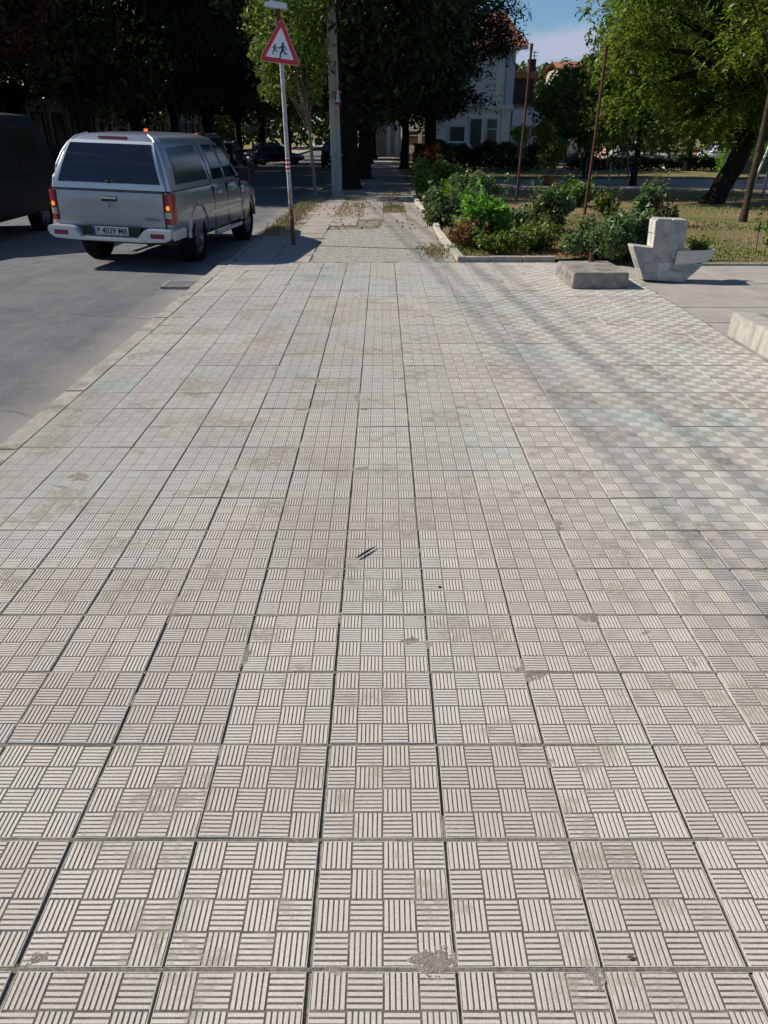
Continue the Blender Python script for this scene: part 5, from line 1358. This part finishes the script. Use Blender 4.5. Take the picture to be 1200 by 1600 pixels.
# playground things beyond the path
b = gnd(905, 270)
sw = empty('swing_frame', (b.x, 33, gz(33)), 'blue-grey steel swing frame with slanting legs beyond the path', 'swing')
blue = simple('blue_grey_steel', (.14, .17, .28), .5, .2, var=.2)
for s in (-1, 1):
    for e in (-1, 1):
        mb = MB(); mb.mat(blue); mb.tube([(s*.9, e*.7, 0), (s*.75, 0, 1.5)], .03, 8); mb.build('leg', sw, smooth=60)
mb = MB(); mb.mat(blue); mb.tube([(-.95, 0, 1.5), (.95, 0, 1.5)], .035, 8); mb.build('crossbar', sw, smooth=60)
mb = MB(); mb.mat(blue); mb.tube([(-1.9, 0, .05), (-.75, 0, 1.5)], .03, 8); mb.build('slanting_bar', sw, smooth=60)
for s in (-.35, .35):
    mb = MB(); mb.mat(M['zinc']); mb.tube([(s-.18, 0, 1.48), (s-.18, 0, .45)], .008, 5); mb.tube([(s+.18, 0, 1.48), (s+.18, 0, .45)], .008, 5); mb.build('chain', sw)
    mb = MB(); mb.mat(M['plastic']); mb.box(s-.22, s+.22, -.08, .08, .42, .45); mb.build('seat', sw)
b = gnd(1134, 296)
sr = empty('spring_rider', (b.x, b.y, b.z), 'small orange-red spring rider on the sunlit path behind the leaning trunk', 'play equipment')
mb = MB(); mb.mat(M['plastic']); mb.tube([(.05*math.cos(q*.9), .05*math.sin(q*.9), q*.012) for q in range(22)], .012, 5); mb.build('spring', sr)
mb = MB(); mb.mat(simple('orange_red_plastic', (.55, .08, .03), .5, var=.3)); mb.prism([(-.24, .25), (.22, .25), (.28, .38), (.12, .36), (.08, .44), (-.02, .44), (-.06, .36), (-.26, .42)], -.05, .05); mb.build('body', sr, bevel=.02)
mb = MB(); mb.mat(M['zinc']); mb.tube([(.02, -.14, .47), (.02, .14, .47)], .012, 6); mb.build('handlebar', sr)
for (px_, D_, lab, cols) in ((1186, 22.5, 'dark park bench with metal legs at the right edge', 0),):
    p = T_(px_, D_); be = empty('park_bench', p, lab, 'bench', rz=R(12))
    for k in range(4): mb = MB(); mb.mat(M['dark_blue_paint']); mb.box(-.8, .8, -.2+k*.11, -.11+k*.11, .43, .46); mb.build('seat_slat', be)
    for k in range(3): mb = MB(); mb.mat(M['dark_blue_paint']); mb.box(-.8, .8, .25, .28, .55+k*.13, .65+k*.13); mb.build('back_slat', be)
    for s in (-.65, .65): mb = MB(); mb.mat(M['zinc']); mb.tube([(s, -.2, 0), (s, -.18, .43), (s, .26, .44), (s, .3, .92)], .022, 6); mb.tube([(s, .26, 0), (s, .26, .44)], .022, 6); mb.build('leg', be)
a = T_(1190, 21); sp_ = empty('climbing_frame', a, 'white slanting post and rail of a climbing frame at the right edge', 'climbing frame')
mb = MB(); mb.mat(M['white_paint']); mb.tube([(-.35, 0, 0), (.05, 0, 1.9)], .03, 8); mb.build('slanting_post', sp_, smooth=60)
mb = MB(); mb.mat(blue); mb.tube([(.05, 0, 0), (.05, 0, 2.0)], .035, 8); mb.tube([(.05, 0, 1.5), (1.2, 0, 1.5)], .03, 8); mb.build('rail', sp_, smooth=60)
b = gnd(930, 262)
for px_, lab in ((952, 'pale wooden stake right of the right rusty pole'), (1128, 'thin pale stake left of the leaning trunk')):
    a = T_(px_, 30); mb = MB(); mb.mat(M['cream_kerb']); mb.tube([(0, 0, 0), (.05, 0, 1.35)], .035, 7); o = mb.build('stake', None, loc=a, smooth=50); tag(o, lab, 'stake')

# ------------------------------------------------------------------ buildings
M['wall_pale'] = mat_concrete('pale_render', (.68, .66, .61), (.80, .78, .73), (.5, .48, .44), .25)
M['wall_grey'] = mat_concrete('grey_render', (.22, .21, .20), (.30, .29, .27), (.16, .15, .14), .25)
M['wall_beige'] = mat_concrete('beige_render', (.42, .37, .28), (.5, .44, .34), (.34, .3, .24), .25)
M['wall_brown'] = simple('dark_brown_boards', (.055, .035, .035), .85, var=.4, scale=5)
M['wall_pink'] = simple('pink_render', (.50, .30, .24), .85, var=.2, scale=3)
M['frame_white'] = simple('white_window_frame', (.62, .62, .62), .6, var=.15, scale=12)
M['winglass'] = simple('dark_window_glass', (.02, .026, .035), .22, var=.4, scale=2, spec=.8)
M['lav_board'] = simple('lavender_white_board', (.52, .52, .60), .6, var=.08, scale=2)
M['brown_panel'] = simple('red_brown_panel', (.17, .07, .045), .7, var=.3, scale=6)
M['rooftile'] = simple('clay_roof_tile', (.42, .17, .085), .85, var=.45, scale=7, world_space=True)
M['green_door'] = simple('green_door_paint', (.10, .17, .13), .6)
def window(parent, x0, x1, z0, z1, y, bars=(1, 0), glass='winglass', fr=.08, name='window'):
    mb = MB(); mb.mat(M['frame_white'])
    mb.box(x0, x0+fr, y-.07, y+.02, z0, z1); mb.box(x1-fr, x1, y-.07, y+.02, z0, z1); mb.box(x0+fr, x1-fr, y-.07, y+.02, z0, z0+fr); mb.box(x0+fr, x1-fr, y-.07, y+.02, z1-fr, z1)
    for k in range(bars[0]): xx = x0+(x1-x0)*(k+1)/(bars[0]+1); mb.box(xx-.03, xx+.03, y-.06, y+.02, z0+fr, z1-fr)
    for k in range(bars[1]): zz = z0+(z1-z0)*(k+1)/(bars[1]+1)+(z1-z0)*.15; mb.box(x0+fr, x1-fr, y-.055, y+.02, zz-.03, zz+.03)
    w = mb.build(name, parent)
    g = MB(); g.mat(M[glass]); g.box(x0+fr*.5, x1-fr*.5, y-.03, y-.01, z0+fr*.5, z1-fr*.5); g.build('pane', w)
    s = MB(); s.mat(M['wall_pale']); s.box(x0-.06, x1+.06, y-.16, y-.002, z0-.09, z0-.003); s.build('sill', w)
    return w
def bpos(px, py, D): v = at(px, py, D); return v.x, v.z
HD = 55; hz = gz(HD)
x0, _ = bpos(690, 200, HD); x1, zc1 = bpos(799, 168, HD); _, ze = bpos(799, 72, HD)
h1 = empty('house', ((x0+x1)/2, HD, 0), 'two-storey pale house with ribbed facade and clay tile roof behind the pine tree', 'house')
ox = (x0+x1)/2; a, b_ = x0-ox-.6, x1-ox
mb = MB(); mb.mat(M['wall_pale']); mb.box(a, b_, 0, 9, hz-.3, ze); wall_ = mb.build('wall', h1)
mb = MB(); mb.mat(M['wall_pale']); z = zc1+.35
while z < ze-.3: mb.box(a+.02, b_-.55, -.035, 0.0, z, z+.26); z += .33
z = hz+.4
while z < zc1-.5: mb.box(b_-.62, b_-.02, -.06, -.0, z, z+.28); z += .34
o = mb.build('facade_course', wall_); o['kind'] = 'stuff'
mb = MB(); mb.mat(M['wall_pale']); mb.box(a-.1, b_+.1, -.22, -.003, zc1-.08, zc1+.16); mb.box(a-.05, b_+.05, -.13, -.003, zc1-.22, zc1-.09); mb.build('cornice', h1)
mb = MB(); mb.mat(simple('pale_blue_pilaster', (.46, .50, .56), .8, var=.1, scale=4)); mb.box(b_-.5, b_+.04, -.12, -.003, zc1+.17, ze-.1); mb.build('pilaster', h1)
for q0, q1, t0, t1, bars in ((731, 755, 184, 237, (0, 0)), (757, 779, 184, 234, (0, 1)), (700, 728, 196, 238, (0, 0)), (760, 778, 104, 147, (1, 1)), (716, 734, 104, 147, (1, 1))):
    xa, za = bpos(q0, t1, HD); xb, zb = bpos(q1, t0, HD); window(h1, xa-ox, xb-ox, za, zb, 0, bars)
# roof with tile ribs
rf = MB(); rf.mat(M['rooftile']); e = .7; x = a-e; k = 0; zt = ze+2.3
while x < b_+e-.05:
    xe = min(x+.24, b_+e); sx = min(1, max(0, (b_+e-xe)/2.2)); 
    for (u0, u1, lift) in ((x, x+.13, .05), (x+.13, xe, 0)):
        top = max(0.05, min(1, (b_+e-u1)/1.0)); 
        rf.add([(u0, -e, ze-.05+lift), (u1, -e, ze-.05+lift), (u1-.0, -e+4.4*top, ze-.05+lift+2.35*top), (u0, -e+4.4*top, ze-.05+lift+2.35*top), (u0, -e, ze-.16), (u1, -e, ze-.16)], [(0, 1, 2, 3), (4, 5, 1, 0)])
    x += .24
rf.build('roof', h1)
rs_ = MB(); rs_.mat(M['rooftile']); rs_.add([(b_+e, -e, ze-.05), (b_+e, 9+e, ze-.05), (b_+e-1, 5, ze+2.2), (b_+e-1, 3.5, ze+2.2)], [(0, 1, 2, 3)]); rs_.add([(a-e, 9+e, ze-.05), (b_+e, 9+e, ze-.05), (b_+e-1, 5, ze+2.2), (a-e, 5, ze+2.2)], [(0, 1, 2, 3)]); rs_.build('roof_slope', h1)
mb = MB(); mb.mat(M['frame_white']); mb.box(a-e, b_+e, -e-.06, -e+.08, ze-.22, ze-.12); mb.box(a-e, b_+e, -e+.08, 0, ze-.2, ze-.17); mb.build('eaves', h1)
# shop next door
xa, zt_ = bpos(800, 172, 56); xb, _ = bpos(862, 172, 56); xc, zb_ = bpos(882, 198, 56); ox2 = xa
h2 = empty('shop', (ox2, 56, 0), 'low shop with a wide blank lavender-white fascia board and brown upper wall', 'shop')
_, zu = bpos(820, 122, 56)
mb = MB(); mb.mat(M['wall_beige']); mb.box(.02, xc-ox2, 0, 8, hz-.3, zt_+.25); w2 = mb.build('wall', h2)
mb = MB(); mb.mat(M['wall_brown']); mb.box(.02, bpos(848, 1, 56)[0]-ox2, .5, 8, zt_+.25, zu); mb.build('upper_wall', h2)
mb = MB(); mb.mat(M['rooftile']); mb.prism([(-.0, zu), (bpos(850, 1, 56)[0]-ox2+.2, zu), (1.6, zu+.35), (.3, zu+.45)], .3, 8.2); mb.build('roof', h2)
mb = MB(); mb.mat(M['lav_board']); mb.box(.05, xb-ox2, -.2, -.003, zb_+.05, zt_); mb.build('fascia_board', h2)
mb = MB(); mb.mat(M['brown_panel']); mb.box(.0, xc-ox2, -.12, .0-.003, zt_+.2, zt_+.38); mb.build('ledge', h2)
for q0, q1 in ((803, 826), (828, 851)):
    u0, z0_ = bpos(q0, 236, 56); u1, z1_ = bpos(q1, 213, 56); window(h2, u0-ox2, u1-ox2, z0_, z1_, 0, (0, 0))
    mb = MB(); mb.mat(M['brown_panel']); mb.box(u0-ox2, u1-ox2, -.05, -.003, z1_+.03, zb_-.05); mb.build('brown_panel', h2)
u0, z0_ = bpos(838, 250, 56); mb = MB(); mb.mat(M['green_door']); mb.box(u0-ox2+1.3, u0-ox2+2.1, -.05, -.003, hz, hz+2.0); mb.build('door', h2)
mb = MB(); mb.mat(M['wall_brown']); c0 = bpos(843, 1, 56)[0]-ox2; mb.box(c0, c0+.5, 2, 2.6, zu-.2, bpos(845, 92, 58)[1]); mb.build('chimney', h2)
mb = MB(); mb.mat(M['plastic']); c1 = bpos(849, 1, 56)[0]-ox2; ztop = bpos(849, 78, 57)[1]; mb.tube([(c1, 1.5, zu), (c1, 1.5, ztop)], .03, 6); mb.tube([(c1-.25, 1.5, ztop-.1), (c1+.25, 1.5, ztop-.1)], .02, 5); mb.tube([(c1-.18, 1.5, ztop-.3), (c1+.18, 1.5, ztop-.3)], .02, 5); mb.build('aerial', h2)
# low shop left of the house
u0, z0_ = bpos(628, 200, 58); u1, _ = bpos(694, 200, 58); _, zt3 = bpos(650, 178, 58)
h3 = empty('shop', (u0, 58, 0), 'low shop with pale frames and reddish windows left of the two-storey house', 'shop')
mb = MB(); mb.mat(M['wall_pale']); mb.box(0, u1-u0, 0, 7, gz(58)-.3, zt3); mb.build('wall', h3)
mb = MB(); mb.mat(M['rooftile']); mb.prism([(-.4, zt3), (u1-u0-.1, zt3), (u1-u0-.1, zt3+.9), (.4, zt3+.9)], -.3, 7); mb.build('roof', h3)
for k in range(3):
    w0 = .3+k*1.05; ww = window(h3, w0, w0+.95, bpos(640, 228, 58)[1], bpos(640, 203, 58)[1], 0, (0, 1)); 
    mb = MB(); mb.mat(M['brown_panel']); mb.box(w0+.1, w0+.85, -.045, -.032, bpos(640, 225, 58)[1], bpos(640, 216, 58)[1]); mb.build('curtain', ww)
mb = MB(); mb.mat(M['brown_panel']); mb.box(0, u1-u0, -.15, -.003, gz(58), gz(58)+.45); mb.build('plinth', h3)
# far end of the pavement: pale building with columns and stairs
u0, _ = bpos(572, 200, 76); u1, _ = bpos(632, 200, 76); h4 = empty('porch_building', (u0, 76, 0), 'pale building with columns and steps at the far end of the pavement', 'building')
mb = MB(); mb.mat(M['wall_beige']); mb.box(0, u1-u0, 0, 6, gz(76)-.3, 5.5); mb.build('wall', h4)
for q in (575, 607, 621):
    c = bpos(q, 1, 76)[0]-u0; mb = MB(); mb.mat(M['frame_white']); mb.box(c-.15, c+.25, -1.3, -.9, gz(76), 4); mb.build('column', h4)
for k in range(5): mb = MB(); mb.mat(M['wall_beige']); mb.box(bpos(585, 1, 76)[0]-u0-.4, bpos(600, 1, 76)[0]-u0, -.9+k*.18, -.02, gz(76)+k*.2, gz(76)+k*.2+.2); mb.build('step', h4)
for k in range(2): window(h4, .4+k*2.6, 1.2+k*2.6, 1.4, 2.8, 0, (1, 0))
# pink and red-roofed houses behind the park trees
for nm, q0, q1, tt, D, wm, lab in (('house', 968, 1020, 150, 62, 'wall_pink', 'pink house wall glimpsed between the crowns of the park trees'), ('house', 866, 960, 106, 88, 'wall_beige', 'distant house with a long red roof above the dark broadleaf tree')):
    u0, _ = bpos(q0, 200, D); u1, _ = bpos(q1, 200, D); _, zt5 = bpos(q0, tt, D)
    hh = empty(nm, (u0, D, 0), lab, 'house'); mb = MB(); mb.mat(M[wm]); mb.box(0, u1-u0, 0, 7, gz(D)-.3, zt5); mb.build('wall', hh)
    rf = MB(); rf.mat(M['rooftile']); rf.add([(-.5, -.6, zt5-.1), (u1-u0+.5, -.6, zt5-.1), (u1-u0+.2, 3.5, zt5+.8), (-.2, 3.5, zt5+.8), (-.5, 7.6, zt5-.1), (u1-u0+.5, 7.6, zt5-.1)], [(0, 1, 2, 3), (3, 2, 5, 4)]); rf.build('roof', hh)
    for k in range(3): window(hh, .5+k*1.5, 1.3+k*1.5, 1.2, 2.4, 0, (1, 0))
# left side: row of shaded buildings behind the trees
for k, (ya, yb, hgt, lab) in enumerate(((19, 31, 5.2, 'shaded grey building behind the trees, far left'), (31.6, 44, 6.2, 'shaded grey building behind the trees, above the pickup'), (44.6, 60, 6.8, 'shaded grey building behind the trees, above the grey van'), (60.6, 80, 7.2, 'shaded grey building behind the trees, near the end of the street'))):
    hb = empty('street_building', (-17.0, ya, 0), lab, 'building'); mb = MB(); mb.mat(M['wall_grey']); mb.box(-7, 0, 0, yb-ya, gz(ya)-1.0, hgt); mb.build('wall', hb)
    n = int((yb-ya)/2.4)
    for i in range(n):
        y_ = .5+i*2.4
        wm = MB(); wm.mat(M['wall_brown']); zz = gz(ya)+.9
        wm.box(.003, .08, y_, y_+.08, zz, zz+1.6); wm.box(.003, .08, y_+1.2, y_+1.28, zz, zz+1.6); wm.box(.003, .08, y_+.08, y_+1.2, zz, zz+.08); wm.box(.003, .08, y_+.08, y_+1.2, zz+1.52, zz+1.6); w_ = wm.build('window', hb)
        gm = MB(); gm.mat(M['winglass']); gm.box(.003, .03, y_+.06, y_+1.22, zz+.06, zz+1.54); gm.build('pane', w_)
        pm_ = MB(); pm_.mat(M['wall_grey']); pm_.box(.003, .16, y_+1.62, y_+1.92, gz(ya)-.3, hgt-.4); pm_.build('pilaster', hb)
# pale gate pillars seen above the pickup
for q, lab in ((182, 'left one of two pale gate pillars seen over the pickup roof'), (204, 'right one of two pale gate pillars seen over the pickup roof')):
    v = T_(q, 35); mb = MB(); mb.mat(M['wall_pale']); mb.box(-.2, .2, -.2, .2, 0, 2.1); mb.box(-.26, .26, -.26, .26, 2.1, 2.2); o = mb.build('gate_pillar', None, loc=v, bevel=.02); tag(o, lab, 'gate pillar', 'gate pillars across the street')
p = at(211, 160, 42); mb = MB(); mb.mat(M['wall_beige']); mb.box(-1.3, 1.3, 0, 1, -.35, .35); mb.build; 
# small white road sign far down the street
p = T_(396, 44); s3 = empty('road_sign', p, 'tiny pale rectangular sign on a thin post above the dark blue hatchback', 'road sign')
mb = MB(); mb.mat(M['zinc']); mb.tube([(0, 0, 0), (0, 0, 2.0)], .03, 6); mb.build('post', s3)
mb = MB(); mb.mat(M['zinc']); mb.box(-.2, .2, -.04, -.02, 1.75, 2.05); mb.build('sign_plate', s3)
# wooded rise and distant greenery
r = np.random.default_rng(400); n = 26000
x = r.uniform(-60, 90, n); y = r.uniform(100, 118, n); h = 8.6 + 1.6*np.sin(x*.13+1) + 1.1*np.sin(x*.37) + .6*np.sin(x*.9) + np.clip((x-0)*.03, -1, 3)
P = np.c_[x, y, gz(90) + r.random(n)**.6*h]
leaf_mesh('distant_woods', P, .95, M['leaf_hill'], 401, kind='stuff', aspect=1.4)
